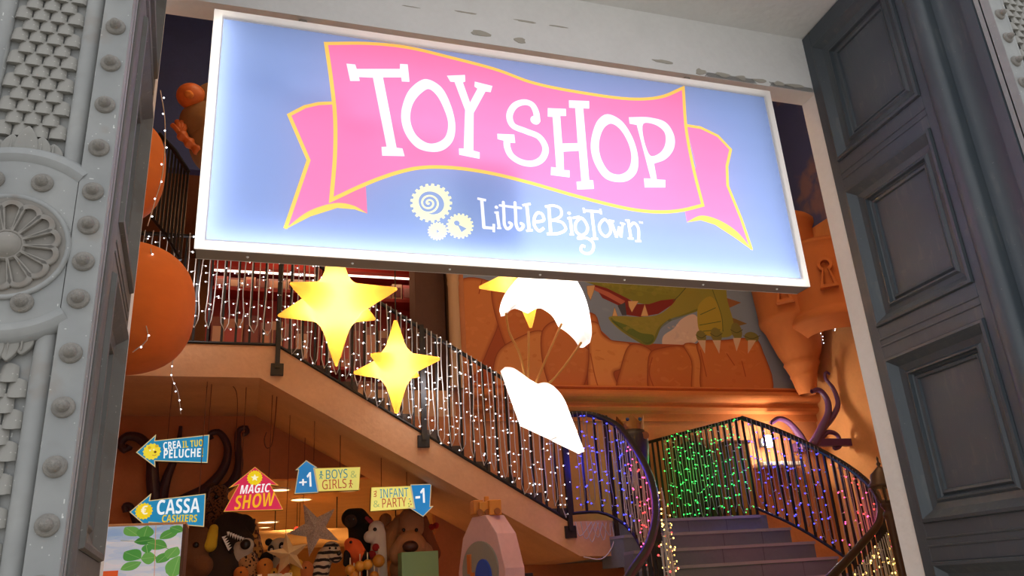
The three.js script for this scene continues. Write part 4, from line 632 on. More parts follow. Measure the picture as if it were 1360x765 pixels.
// ---------- purple tentacle ornaments ----------
M.purple = std({ color: 0x54305a, roughness: 0.45 }); M.purpleDark = std({ color: 0x3a2430, roughness: 0.45 });
function tentacle(t, px, F, r0, r1, mat) { obj(t, 'tentacle', bar(px.map(([x, y, dF = 0]) => P(x, y, F - dF)), (q) => r0 + (r1 - r0) * q, 48, 10), mat); }
{
  const t = thing('tentacle_ornament', 'purple curling tentacle ornament on the wall beside the curved railing', 'ornament', [7.4, 3.2, -9.2]);
  tentacle(t, [[1078, 592], [1092, 570], [1108, 550], [1113, 535], [1106, 515], [1096, 502], [1097, 494], [1102, 497]], 9.0, 0.06, 0.018, M.purple);
  tentacle(t, [[1080, 592], [1092, 568], [1100, 548], [1098, 530], [1088, 518], [1078, 520]], 9.0, 0.07, 0.03, M.purple);
  tentacle(t, [[1088, 584], [1100, 574], [1112, 578], [1116, 592], [1108, 596], [1107, 590]], 9.0, 0.04, 0.02, M.purple);
  { const q = P(1084, 585, 9.0); obj(t, 'wall_mount', RB(q.x - 0.06, XR, q.y - 0.08, q.y + 0.02, q.z - 0.06, q.z + 0.04, 0.01), M.purple); }
  const u = thing('tentacle_ornament', 'purple tentacle arching low beneath the terracotta cornice', 'ornament', [6.9, 3.2, -9.45]);
  tentacle(u, [[1024, 562], [1034, 556], [1046, 560], [1060, 575], [1070, 592]], 9.4, 0.03, 0.06, M.purple);
  { const q = P(1068, 588, 9.4); obj(u, 'wall_mount', RB(q.x - 0.06, q.x + 0.06, q.y - 0.1, q.y + 0.02, -FW, q.z + 0.02, 0.01), M.purple); }
  const w = thing('tentacle_ornament', 'dark purple branching tentacles on the wall behind the arrow signs', 'ornament', [-0.6, 2.2, -9.5]);
  tentacle(w, [[215, 720], [210, 690], [203, 640], [200, 600], [185, 582], [168, 580], [160, 590], [168, 598], [172, 592]], 9.48, 0.09, 0.04, M.purpleDark);
  tentacle(w, [[212, 720], [213, 680], [220, 640], [235, 600], [239, 575], [240, 566]], 9.48, 0.085, 0.02, M.purpleDark);
  tentacle(w, [[205, 700], [240, 668], [275, 648], [298, 620], [302, 592], [290, 574], [278, 577], [281, 583]], 9.48, 0.085, 0.03, M.purpleDark);
  tentacle(w, [[235, 690], [270, 662], [305, 645], [317, 620], [316, 590], [317, 572], [327, 568], [328, 576], [322, 577]], 9.48, 0.08, 0.025, M.purpleDark);
  tentacle(w, [[190, 712], [180, 690], [172, 672], [166, 672], [167, 680]], 9.5, 0.05, 0.03, M.purpleDark);
}
// ---------- lamp post, crowned figure, wall lamp ----------
{
  const F = 5.15, at = P(1178, 668, F), x = at.x, z = -F, t = thing('lamp_post', 'dark bronze lantern post at the foot of the curved railing', 'lamp post', [x, 0, z]);
  M.bronze = std({ color: 0x4a3626, roughness: 0.45, metalness: 0.5 }); const Y = (y) => P(1175, y, F).y, k = F / FOCAL;
  const T = (g) => { g.translate(x, 0, z); return g; };
  obj(t, 'pole', T(lathe([[0.12, 0], [0.12, 0.1], [0.07, 0.14], [0.05, 0.3], [0.036, 0.5], [0.034, Y(690)], [0.045, Y(686)], [0.045, Y(682)], [0.03, Y(678)], [0.05, Y(672)], [0.05, Y(668)], [0.03, Y(664)], [0.001, Y(664)]], 18)), M.bronze);
  obj(t, 'lantern_roof', T(lathe([[0.0015, Y(606)], [0.0090, Y(609)], [0.0060, Y(613)], [0.0180, Y(616)], [0.0090, Y(619)], [0.0300, Y(622)], [0.0750, Y(629)], [0.0930, Y(640)], [0.1125, Y(643)], [0.1125, Y(647)], [0.0900, Y(648)]], 8)), M.bronze);
  for (let j = 0; j < 6; j++) { const a = j / 6 * 2 * PI + 0.3; obj(t, 'lantern_bar', T(rod([Math.cos(a) * 0.093, Y(647), Math.sin(a) * 0.093], [Math.cos(a) * 0.048, Y(668), Math.sin(a) * 0.048], 0.008)), M.bronze); }
  obj(t, 'lantern_glass', T(lathe([[0.0870, Y(648)], [0.0420, Y(667)]], 6)), phy({ color: 0xd8c49a, transmission: 0.8, roughness: 0.25, thickness: 0 }));
  const f = thing('crowned_figure', 'small dark figure with a brass crown behind the sweeping handrail', 'figure', [P(838, 575, 8.4).x, LOW, -8.4]), fx = P(838, 575, 8.4).x, Yf = (y) => P(838, y, 8.4).y, kf = 8.4 / FOCAL;
  const U = (g) => { g.translate(fx, 0, -8.4); return g; };
  obj(f, 'body', U(lathe([[0.14, LOW], [0.16, LOW + 0.2], [0.12, LOW + 0.45], [0.17, Yf(612)], [0.19, Yf(595)], [0.19, Yf(580)], [0.15, Yf(572)], [0.001, Yf(570)]], 20)), std({ color: 0x2a201a, roughness: 0.5 }));
  const cr = []; for (let j = 0; j < 40; j++) { const a = j / 40 * 2 * PI, up2 = j % 8 < 4 ? j % 8 / 4 : 2 - j % 8 / 4; cr.push([a, Yf(567 - 14 * up2)]); }
  const pos = []; for (let j = 0; j < 40; j++) { const [a, y] = cr[j], [b, y2] = cr[(j + 1) % 40], r = 0.165, q = 0.15; const o = (aa, yy, rad) => [Math.cos(aa) * rad, yy, Math.sin(aa) * rad]; const yb = Yf(574); pos.push(...o(a, yb, q), ...o(b, yb, q), ...o(b, y2, r), ...o(a, yb, q), ...o(b, y2, r), ...o(a, y, r), ...o(b, yb, q - 0.012), ...o(a, yb, q - 0.012), ...o(a, y, r - 0.012), ...o(b, yb, q - 0.012), ...o(a, y, r - 0.012), ...o(b, y2, r - 0.012)); }
  const cg = new THREE.BufferGeometry(); cg.setAttribute('position', new THREE.Float32BufferAttribute(pos, 3)); cg.computeVertexNormals(); obj(f, 'crown', U(cg), std({ color: 0x9a6a2c, roughness: 0.4, metalness: 0.6 }));
  for (const [dx, dz] of [[-0.09, 0.13], [0.06, 0.145]]) obj(f, 'gem', U((() => { const g = new THREE.SphereGeometry(0.022, 10, 8); g.translate(dx, Yf(560), dz); return g; })()), std({ color: 0x2c4460, roughness: 0.3 }));
  obj(f, 'medal', U((() => { const g = new THREE.CylinderGeometry(0.045, 0.045, 0.02, 16); g.rotateX(PI / 2); g.translate(0.09, Yf(582), 0.17); return g; })()), std({ color: 0x8a5c30, roughness: 0.5, metalness: 0.4 }));
  // bright wall lamp with a shelf under it, on the wall behind the railing
  const wl = P(1020, 586, 9.45), l = thing('wall_lamp', 'bright white wall lamp glaring behind the blue lights', 'lamp', [wl.x, wl.y, -9.55]);
  obj(l, 'bracket', RB(wl.x - 0.05, wl.x + 0.05, wl.y - 0.06, wl.y + 0.06, -9.6, -9.56, 0.01), M.black);
  obj(l, 'lamp_globe', (() => { const g = new THREE.SphereGeometry(0.085, 20, 14); g.translate(wl.x, wl.y, -9.45); return g; })(), std({ color: 0xffffff, emissive: 0xfff2dc, emissiveIntensity: 12 }));
  const L = new THREE.PointLight(0xfff0d8, 2.5, 0, 2); L.position.set(wl.x, wl.y, -9.3); L.castShadow = true; L.shadow.radius = 4; scene.add(L);
  const s0 = P(1010, 614, 9.4), s1 = P(1066, 618, 9.4); tag(obj(scene, 'wall_shelf', RB(s0.x, s1.x, s0.y - 0.05, s0.y, -9.6, -9.35, 0.006), M.white), 'white wall shelf under the bright wall lamp', 'shelf');
}
// ---------- hanging arrow signs under the stair ----------
function arrowSign(name, label, F, outlines, draw, wires, glowK = 0.8) {
  const all = outlines.flat().map(([x, y]) => P(x, y, F)), x0 = Math.min(...all.map((p) => p.x)), x1 = Math.max(...all.map((p) => p.x)), y0 = Math.min(...all.map((p) => p.y)), y1 = Math.max(...all.map((p) => p.y)), W = x1 - x0, H = y1 - y0;
  const t = thing(name, label, 'sign', [(x0 + x1) / 2, y0, -F], 'arrow signs hanging under the stair'), CW = 640, CH = Math.round(640 * H / W), u = CW / W * F / FOCAL;
  const print = canvasTex(CW, CH, (c) => {
    const m = (x, y) => { const p = P(x, y, F); return [(p.x - x0) / W * CW, (y1 - p.y) / H * CH]; };
    const K = {
      c, m, u, poly: (pts, col, line, w) => { c.beginPath(); pts.forEach((p, i) => (i ? c.lineTo(...m(...p)) : c.moveTo(...m(...p)))); c.closePath(); if (col) { c.fillStyle = col; c.fill(); } if (line) { c.strokeStyle = line; c.lineWidth = w * u; c.lineJoin = 'miter'; c.stroke(); } },
      text: (s, xa, ya, xb, yb, h, col, font = 'bold') => { const [ax, ay] = m(xa, ya), [bx, by] = m(xb, yb), fs = h * u / 0.72; c.save(); c.translate(ax, ay); c.rotate(Math.atan2(by - ay, bx - ax)); c.font = `${font} ${fs}px sans-serif`; c.scale(Math.hypot(bx - ax, by - ay) / c.measureText(s).width, 1); c.fillStyle = col; c.fillText(s, 0, 0); c.restore(); },
      burst: (x, y, r, n, col) => { const [a, b] = m(x, y); c.beginPath(); for (let k = 0; k < n * 2; k++) { const q = k / n * PI, R = r * u * (k % 2 ? 0.86 : 1); k ? c.lineTo(a + Math.cos(q) * R, b + Math.sin(q) * R) : c.moveTo(a + Math.cos(q) * R, b + Math.sin(q) * R); } c.closePath(); c.fillStyle = col; c.fill(); },
      dot: (x, y, r, col) => { const [a, b] = m(x, y); c.fillStyle = col; c.beginPath(); c.arc(a, b, r * u, 0, 7); c.fill(); },
      stroke: (pts, col, w) => { c.beginPath(); pts.forEach((p, i) => (i ? c.lineTo(...m(...p)) : c.moveTo(...m(...p)))); c.strokeStyle = col; c.lineWidth = w * u; c.lineJoin = c.lineCap = 'round'; c.stroke(); },
    };
    c.fillStyle = '#c9b184'; c.fillRect(0, 0, CW, CH); draw(K);
  });
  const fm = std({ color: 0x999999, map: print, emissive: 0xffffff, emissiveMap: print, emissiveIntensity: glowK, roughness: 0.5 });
  for (const o of outlines) {
    const pts = o.map(([x, y]) => { const p = P(x, y, F); return [p.x, p.y]; });
    const body = ext(pts, 0.07); body.translate(0, 0, -F - 0.072); obj(t, 'housing', boxUV(body), std({ color: 0x5a3a22, roughness: 0.6 }));
    const g = new THREE.ShapeGeometry(shapeOf(pts)), uv = g.attributes.uv, p = g.attributes.position; for (let i = 0; i < p.count; i++) uv.setXY(i, (p.getX(i) - x0) / W, (p.getY(i) - y0) / H); g.translate(0, 0, -F); obj(t, 'sign_face', g, fm);
  }
  for (const [x, ya, yb] of wires) { const a = P(x, yb, F - 0.0); a.z = -F - 0.03; const b = a.clone(); b.y = ya; obj(t, 'suspension_wire', rod(a, b, 0.004, 5), M.strapDark); }
  return t;
}
const under = (x) => (x < 0.08 ? 3.665 : 3.665 - (x - 0.08) * (3.665 - 1.885) / 3.15);   // height of the sloping underside
const Z6 = (x, y) => [180 + x / 9.564, 560 + y / 9.564], Z7 = (x, y) => [165 + x / 6.117, 640 + y / 6.117], Z8 = (x, y) => [290 + x / 9.56, 610 + y / 9.56], Z9 = (x, y) => [380 + x / 11.77, 605 + y / 11.77], Z10 = (x, y) => [480 + x / 11.77, 635 + y / 11.77];
const mp = (f, l) => l.map(([x, y]) => f(x, y)), tx = (K, f, s, a, b, h, k, col, font) => K.text(s, ...f(...a), ...f(...b), h / k, col, font);
const wireY = (x, y, F) => under(P(x, y, F).x);
{
  const o = mp(Z6, [[5, 390], [262, 160], [250, 240], [938, 165], [915, 525], [248, 500], [252, 580]]);
  arrowSign('arrow_sign', 'blue arrow sign reading CREA IL TUO PELUCHE with a yellow round badge', 8.1, [o], (K) => {
    K.poly(o, '#1787b8', '#d8bf86', 2); K.burst(...Z6(208, 380), 10.5, 14, '#f2dc3a'); K.dot(...Z6(175, 330), 1.8, '#d8b02a'); K.dot(...Z6(268, 310), 1.8, '#d8b02a'); K.dot(...Z6(185, 365), 1.0, '#fff7d0'); K.dot(...Z6(232, 355), 1.0, '#fff7d0'); K.dot(...Z6(250, 385), 1.4, '#5a3a18'); K.stroke(mp(Z6, [[215, 425], [240, 432], [262, 420]]), '#b0622a', 0.6);
    tx(K, Z6, 'CREA', [348, 358], [580, 332], 88, 9.564, '#ffffff'); tx(K, Z6, 'IL TUO', [595, 334], [862, 308], 80, 9.564, '#f0d028'); tx(K, Z6, 'PELUCHE', [345, 468], [832, 446], 102, 9.564, '#ffffff'); tx(K, Z6, '!', [834, 448], [864, 446], 105, 9.564, '#f0d028');
  }, [[276, wireY(276, 585, 8.1), 580], [222, wireY(222, 585, 8.1), 586]]);
  const o2 = mp(Z7, [[42, 245], [220, 92], [208, 150], [662, 95], [648, 365], [205, 330], [214, 395]]);
  arrowSign('arrow_sign', 'blue arrow sign reading CASSA CASHIERS with a euro badge', 8.0, [o2], (K) => {
    K.poly(o2, '#1787b8', '#d8bf86', 2); K.burst(...Z7(160, 238), 10, 16, '#efcf1e'); tx(K, Z7, '€', [132, 268], [192, 262], 62, 6.117, '#fff6d8'); tx(K, Z7, 'CASSA', [256, 268], [612, 246], 104, 6.117, '#f4fbff'); tx(K, Z7, 'CASHIERS', [300, 328], [592, 325], 52, 6.117, '#e8c92a');
  }, [[264, wireY(264, 660, 8.0), 658]]);
  const o3 = mp(Z8, [[465, 95], [770, 335], [665, 325], [825, 640], [65, 665], [255, 325], [130, 365]]);
  arrowSign('arrow_sign', 'red upward arrow sign reading MAGIC SHOW', 8.2, [o3], (K) => {
    K.poly(o3, '#d2234f', '#e2a03a', 1.6); K.burst(...Z8(462, 235), 9.6, 18, '#efd012'); const s = []; for (let k = 0; k < 10; k++) { const a = -PI / 2 + k / 5 * PI, r = k % 2 ? 24 : 55; s.push(Z8(462 + Math.cos(a) * r, 235 + Math.sin(a) * r * 0.9)); } K.poly(s, '#fff8d0');
    tx(K, Z8, 'MAGIC', [262, 442], [650, 414], 100, 9.56, '#ffffff', 'italic bold'); tx(K, Z8, 'SHOW', [192, 642], [702, 586], 158, 9.56, '#f4b41a', 'italic bold');
  }, [[320, wireY(320, 645, 8.2), 640], [357, wireY(357, 645, 8.2), 636]]);
  const o4 = mp(Z9, [[315, 72], [490, 190], [438, 200], [505, 580], [130, 600], [188, 228], [145, 228]]), r4 = mp(Z9, [[440, 200], [1160, 178], [1140, 540], [498, 562]]);
  arrowSign('arrow_sign', 'yellow sign reading BOYS and GIRLS with a blue plus one arrow', 8.3, [o4, r4], (K) => {
    K.poly(r4, '#e8dc72', '#d9b24a', 1); K.poly(o4, '#1c7fc0', '#c9b487', 2); tx(K, Z9, '+', [195, 500], [335, 492], 150, 11.77, '#ffffff'); tx(K, Z9, '1', [318, 492], [428, 482], 215, 11.77, '#ffffff');
    tx(K, Z9, 'BOYS', [610, 368], [968, 346], 132, 11.77, '#2f7f92', ''); tx(K, Z9, 'GIRLS', [556, 530], [952, 502], 136, 11.77, '#b0402c', ''); tx(K, Z9, '&', [1002, 348], [1108, 342], 100, 11.77, '#a9b36a', '');
    for (const [x, y, col] of [[548, 258, '#3f8a8a'], [1010, 395, '#b0402c']]) { K.dot(...Z9(x, y), 1.3, col); K.stroke(mp(Z9, [[x, y + 10], [x - 4, y + 60], [x - 20, y + 105]]), col, 1); K.stroke(mp(Z9, [[x - 4, y + 60], [x + 14, y + 105]]), col, 1); K.stroke(mp(Z9, [[x - 28, y + 50], [x, y + 28], [x + 28, y + 55]]), col, 1); }
  }, [[417, wireY(417, 620, 8.3), 612], [452, wireY(452, 620, 8.3), 621]], 0.75);
  const r5 = mp(Z10, [[155, 145], [770, 122], [830, 470], [140, 520]]), o5 = mp(Z10, [[765, 100], [1095, 90], [1075, 440], [1130, 435], [965, 605], [755, 470], [830, 470]]);
  arrowSign('arrow_sign', 'yellow sign reading INFANT and PARTY with a blue minus one arrow', 8.3, [r5, o5], (K) => {
    K.poly(r5, '#ecdf76', '#d9b24a', 1); K.poly(o5, '#1c7fc0', '#c9b487', 2); K.poly(mp(Z10, [[845, 285], [918, 278], [918, 315], [845, 322]]), '#ffffff'); tx(K, Z10, '1', [915, 388], [1024, 382], 222, 11.77, '#ffffff');
    tx(K, Z10, 'INFANT', [288, 312], [738, 286], 132, 11.77, '#2f86a2', ''); tx(K, Z10, 'PARTY', [314, 466], [704, 438], 136, 11.77, '#b0402c', ''); tx(K, Z10, '&', [180, 458], [290, 450], 95, 11.77, '#a9b36a', '');
    K.stroke(mp(Z10, [[195, 215], [230, 200], [232, 235], [200, 250], [232, 262], [225, 290], [195, 285]]), '#b0502c', 0.9); for (const [x, y, c] of [[765, 362, '#c05030'], [738, 400, '#7f9a3a'], [745, 440, '#7f9a3a'], [752, 325, '#7fa0a0'], [775, 410, '#c05030']]) K.dot(...Z10(x, y), 0.9, c);
  }, [[507, wireY(507, 648, 8.3), 648], [541, wireY(541, 648, 8.3), 646]], 0.85);
  // small hook and loose cord beside the signs
  tag(obj(scene, 'wire_hook', bar([P(368, 524, 8.2), P(364, 570, 8.2), P(359, 594, 8.2), P(354, 595, 8.2), P(351, 584, 8.2), P(354, 574, 8.2)], 0.006, 30, 5), M.strapDark), 'bent wire hook hanging from the sloping stair underside', 'hook');
  tag(obj(scene, 'cord_loop', bar([P(274, 515, 8.2), P(280, 508, 8.2), P(300, 509, 8.2), P(312, 516, 8.2), P(313, 600, 8.2)], 0.004, 30, 5), M.strapDark), 'thin brown cord looped under the upper landing', 'cord');
}
// ---------- leaf poster on a free-standing display box ----------
{
  const F = 6.0, a = P(140, 699, F), b = P(243, 697, F), x0 = a.x - 0.02, x1 = b.x, y1 = a.y, y0 = 0.3, W = x1 - x0, H = y1 - y0, t = thing('poster_stand', 'display box with a poster of green leaves below the cashier sign', 'poster', [x0, 0, -F]);
  const art = canvasTex(512, 1024, (c) => {
    const HH = 0.62, m = (x, y) => { const p = P(x, y, F); return [(p.x - x0) / W * 512, (y1 - p.y) / HH * 1024]; };
    c.fillStyle = '#cfdcf0'; c.fillRect(0, 0, 512, 1024); for (let k = 0; k < 70; k++) { c.globalAlpha = 0.35; c.fillStyle = ['#f3f3f7', '#a9c8ec', '#e2e6f2', '#8fb8e6'][k % 4]; c.beginPath(); c.ellipse(rnd() * 512, (k % 4 === 3 ? rnd() * 160 : rnd() * 1024), rr(40, 120), rr(20, 60), 0, 0, 7); c.fill(); } c.globalAlpha = 1;
    const lf = (xa, ya, xb, yb, w, col, vein) => { const [ax, ay] = m(xa, ya), [bx, by] = m(xb, yb), dx = bx - ax, dy = by - ay, l = Math.hypot(dx, dy), nx = -dy / l, ny = dx / l, mid = [ax + dx * 0.45, ay + dy * 0.45], k = w * 11; c.beginPath(); c.moveTo(ax, ay); c.quadraticCurveTo(mid[0] + nx * k, mid[1] + ny * k, bx, by); c.quadraticCurveTo(mid[0] - nx * k, mid[1] - ny * k, ax, ay); c.fillStyle = col; c.fill(); c.strokeStyle = vein; c.lineWidth = 3; c.beginPath(); c.moveTo(ax, ay); c.lineTo(bx, by); c.stroke(); };
    c.strokeStyle = '#8a9a4a'; c.lineWidth = 5; c.beginPath(); c.moveTo(...m(160, 718)); c.lineTo(...m(205, 720)); c.lineTo(...m(235, 735)); c.stroke();
    for (const l of [[166, 700, 184, 712, 9], [190, 716, 196, 698, 10], [178, 720, 206, 716, 8], [196, 720, 222, 727, 10], [165, 733, 187, 742, 12], [187, 742, 208, 740, 12], [160, 757, 188, 746, 8], [208, 748, 226, 733, 8], [222, 742, 236, 726, 9], [212, 716, 238, 702, 8], [226, 700, 243, 706, 8], [222, 752, 240, 762, 10], [238, 738, 228, 768, 12], [194, 723, 196, 735, 6]]) lf(l[0], l[1], l[2], l[3], l[4], ['#4fa548', '#3c8f3c', '#6db858', '#58a84a'][Math.floor(rnd() * 4)], '#9ccc80');
    c.fillStyle = '#e8622c'; c.fillRect(0, m(150, 758)[1], 130, 200); c.fillStyle = '#ffe9d8'; c.font = 'bold 60px sans-serif'; c.fillText('TV', 30, m(150, 769)[1] + 40);
    c.strokeStyle = '#d9a07a'; c.lineWidth = 4; c.beginPath(); c.moveTo(...m(207, 698)); c.lineTo(...m(204, 790)); c.stroke();
  });
  obj(t, 'box_body', RB(x0, x1 + 0.02, 0, y1 - 0.004, -F - 0.35, -F - 0.004, 0.004), std({ color: 0x5b3a28, roughness: 0.7 }));
  const g = new THREE.PlaneGeometry(W, 0.62); g.translate(x0 + W / 2, y1 - 0.31, -F); obj(t, 'poster_print', g, std({ map: art, emissive: 0xffffff, emissiveMap: art, emissiveIntensity: 0.28, roughness: 0.5 })); t.children[t.children.length - 1].name = 'poster_light_print';
  obj(t, 'top_edge', RB(x0, x1 + 0.02, y1 - 0.004, y1 + 0.012, -F - 0.35, -F + 0.004, 0.003), std({ color: 0xd9a878, roughness: 0.6 })); obj(t, 'lower_panel', B(x0, x1, 0.02, y1 - 0.62, -F - 0.004, -F), std({ color: 0x3f7a3a, roughness: 0.6 }));
}
// ---------- soft toys in the store room ----------
const furBump = tex(256, (u, v) => 0.5 * vnoise(u * 120, v * 120, 120, 3) + 0.5 * fbm(u * 40, v * 40, 40, 3, 8), false, 4, 4);
const fur = (hex, o = {}) => phy({ color: hex, roughness: 1, sheen: 0.6, sheenRoughness: 0.6, sheenColor: new THREE.Color(hex), bumpMap: furBump, bumpScale: 0.006, ...o });
const spotMap = (base, spot, n, s) => tex(128, (u, v) => (vnoise(u * n, v * n, n, s) > 0.62 ? spot : base), true, 5, 5), stripeMap = (base, dark, n) => tex(128, (u, v) => (Math.sin((v + 0.06 * vnoise(u * 6, v * 6, 6, 4)) * n * 2 * PI) > 0.25 ? dark : base), true, 3, 3);
const FT = 8.7, kt = FT / FOCAL;
const T = (x, y, dF = 0) => { const p = P(x, y, FT - dF); return [p.x, p.y, p.z]; };
const ballG = (x, y, r, dF = 0, sx = 1, sy = 1) => { const g = new THREE.SphereGeometry(r * kt, 16, 12); g.scale(sx, sy, 1); const p = T(x, y, dF); g.translate(...p); return g; };
const SHELF = P(400, 790, FT).y;
const eye = std({ color: 0x120c0a, roughness: 0.2 }), L8 = (a, b, r1, r2) => [...a, ...b, r1 * kt, r2 * kt], S4 = (a, r) => [...a, r * kt];
function toy(name, label, prims, mat, cell) { for (const q of prims) if (q.length === 8 && q[4] - q[7] < SHELF) q[4] = SHELF + q[7] * 0.97; const p = prims[0], t = thing(name, label, 'soft toy', [p[0], SHELF, p[2]], 'soft toys in the store room'); obj(t, 'body', blob(prims, cell), mat); return t; }
{
  tag(obj(scene, 'display_shelf', RB(P(236, 700, FT).x, P(590, 700, FT).x, SHELF - 0.06, SHELF, -FT - 0.42, -FT + 0.46, 0.01), M.brown), 'brown display shelf carrying the soft toys', 'shelf');
  struct('trim_shelf_support', join([B(-0.5, -0.4, 0, SHELF - 0.06, -FT - 0.3, -FT + 0.2), B(1.5, 1.6, 0, SHELF - 0.06, -FT - 0.3, -FT + 0.2)]), M.brown);
  // dog
  const dog = toy('plush_dog', 'big light brown plush dog with long drooping ears on a green box', [S4(T(546, 700), 17), S4(T(546, 690), 16), S4(T(545, 728, 0.1), 21), S4(T(532, 735, 0.06), 15), S4(T(560, 735, 0.06), 15), L8(T(545, 740), T(545, 785, -0.05), 20, 26)], fur(0xb08058));
  obj(dog, 'ear', blob([L8(T(530, 690, -0.02), T(517, 712, -0.02), 6, 11), L8(T(517, 712, -0.02), T(513, 735, -0.02), 11, 10), L8(T(512, 690, -0.12), T(505, 740, -0.12), 8, 11)]), fur(0xa06c3e)); obj(dog, 'ear', blob([L8(T(562, 690, -0.02), T(568, 715, -0.02), 6, 9), L8(T(568, 715, -0.04), T(574, 735, -0.06), 9, 11)]), fur(0x8a4c2a));
  obj(dog, 'nose', ballG(545, 726, 8, 0.30, 1.25, 0.9), std({ color: 0x3a1c14, roughness: 0.4 })); for (const x of [536, 553]) obj(dog, 'eye', ballG(x, 704, 2.4, 0.19), eye); obj(dog, 'bow', join([ballG(573, 700, 4, 0.02), ballG(579, 698, 4, 0.02)]), fur(0xa82620));
  { const a = P(529, 735, FT - 0.24), b = P(577, 735, FT - 0.24); tag(obj(scene, 'gift_box', RB(a.x, b.x, SHELF, a.y, -FT + 0.21, -FT + 0.42, 0.006), std({ color: 0x7fa878, roughness: 0.6 })), 'pale green box in front of the big plush dog', 'box'); }
  // gorilla, calf, clown fish, tiger, panda, wolf, giraffe, leopard, bear
  const go = toy('plush_gorilla', 'black plush gorilla behind the white calf', [S4(T(474, 690, -0.16), 15), S4(T(466, 688, -0.16), 12), L8(T(480, 700, -0.2), T(482, 735, -0.2), 17, 17), L8(T(482, 735, -0.2), T(480, 790, -0.2), 17, 18)], fur(0x17110f)); obj(go, 'face', ballG(466, 692, 8, 0.04), fur(0x3a2a22)); for (const x of [463, 470]) obj(go, 'eye', ballG(x, 690, 1.5, 0.10), eye);
  const ca = toy('plush_calf', 'white plush calf with pink-red ears behind the dog', [S4(T(500, 702, 0.1), 10), S4(T(491, 713, 0.14), 7.5), L8(T(503, 710, 0.1), T(502, 785, 0.1), 9, 12)], fur(0xd8cdbc)); obj(ca, 'ear', blob([L8(T(494, 694, 0.1), T(487, 688, 0.1), 3, 2.2)], 0.006), fur(0x9c3038)); obj(ca, 'eye', ballG(498, 703, 2.4, 0.19), eye); obj(ca, 'collar', join([ballG(499, 727, 4.6, 0.2), ballG(494, 737, 5, 0.2)]), fur(0xb02420));
  const fi = toy('plush_fish', 'orange and black plush fish below the gorilla', [S4(T(470, 728, 0.22), 11), S4(T(475, 735, 0.22), 10), S4(T(465, 722, 0.22), 7), L8(T(473, 738, 0.2), T(473, 785, 0.16), 6, 8)], fur(0xe0622c)); obj(fi, 'fin', blob([L8(T(462, 735, 0.24), T(460, 748, 0.22), 5, 4)], 0.008), fur(0x1a1412)); obj(fi, 'fin', blob([L8(T(484, 738, 0.24), T(488, 750, 0.22), 6, 4)], 0.008), fur(0x1a1412)); obj(fi, 'eye', ballG(466, 720, 1.8, 0.3), eye);
  const ti = toy('plush_tiger', 'white plush tiger with dark stripes under the silver star', [S4(T(440, 731, 0.1), 11), S4(T(446, 739, 0.14), 8), L8(T(432, 738, 0.06), T(424, 762, 0.08), 10, 11), L8(T(424, 762, 0.08), T(424, 790, 0.06), 11, 12)], fur(0xffffff, { map: stripeMap([0.86, 0.78, 0.66], [0.16, 0.12, 0.1], 5) })); obj(ti, 'nose', ballG(450, 735, 2.6, 0.24), eye); for (const x of [438, 446]) obj(ti, 'eye', ballG(x, 728, 1.4, 0.2), eye);
  const pa = toy('plush_panda', 'white and black plush panda beside the pale star', [S4(T(371, 730, -0.05), 14), L8(T(372, 742, -0.05), T(374, 790, -0.08), 13, 18)], fur(0xcabba4)); for (const [x, y] of [[360, 730], [374, 726]]) { const e2 = obj(pa, 'eye_patch', ballG(x, y, 4.5, 0.05, 0.8, 1.2), fur(0x17120f)); obj(e2, 'eye', ballG(x + 0.4, y, 1.7, 0.10), std({ color: 0xe8e0d0, roughness: 0.3 })); } obj(pa, 'ear', ballG(357, 720, 4.5, -0.04), fur(0x17120f)); obj(pa, 'nose', ballG(366, 737, 2.4, 0.07), eye); obj(pa, 'arm', blob([L8(T(354, 742, 0.02), T(350, 756, 0.04), 8, 7)], 0.01), fur(0x17120f));
  const wo = toy('plush_wolf', 'dark furry plush beast with white toothed jaws and black nose', [S4(T(306, 705), 22), S4(T(322, 700), 15), S4(T(290, 722, -0.02), 18), L8(T(312, 706, 0.1), T(328, 716, 0.14), 13, 8), L8(T(295, 725), T(290, 790), 24, 30)], fur(0x33241b)); obj(wo, 'muzzle', blob([S4(T(322, 730, 0.12), 12), S4(T(328, 724, 0.2), 8), S4(T(318, 738, 0.1), 10)]), fur(0xd8c9b2)); obj(wo, 'nose', ballG(326, 723, 6, 0.30), std({ color: 0x140d0b, roughness: 0.3 }));
  obj(wo, 'jaw', blob([L8(T(300, 718, 0.18), T(306, 732, 0.18), 5, 4)], 0.008), fur(0x20150f)); { const cone = new THREE.ConeGeometry(2.0 * kt, 5.5 * kt, 6); for (let j = 0; j < 8; j++) put(wo, 'tooth', cone, M.white, P(303 + j * 3.2, 709.5 + j * 1.25, FT - 0.27), [PI, 0, 0]); for (let j = 0; j < 6; j++) put(wo, 'tooth', cone, M.white, P(298.5 + j * 1.4, 713 + j * 3.0, FT - 0.26), [0, 0, -1.0]); }
  for (const x of [312]) obj(wo, 'eye', ballG(x, 696, 2.2, 0.16), eye);
  const le = toy('plush_leopard', 'spotted plush leopard body below the toothed beast', [L8(T(328, 745, 0.1), T(334, 770, 0.1), 12, 15), L8(T(334, 770, 0.1), T(332, 792, 0.1), 15, 16)], fur(0xffffff, { map: spotMap([0.78, 0.56, 0.34], [0.16, 0.1, 0.07], 14, 6) })); obj(le, 'paw', ballG(345, 756, 5, 0.18), fur(0xb98850));
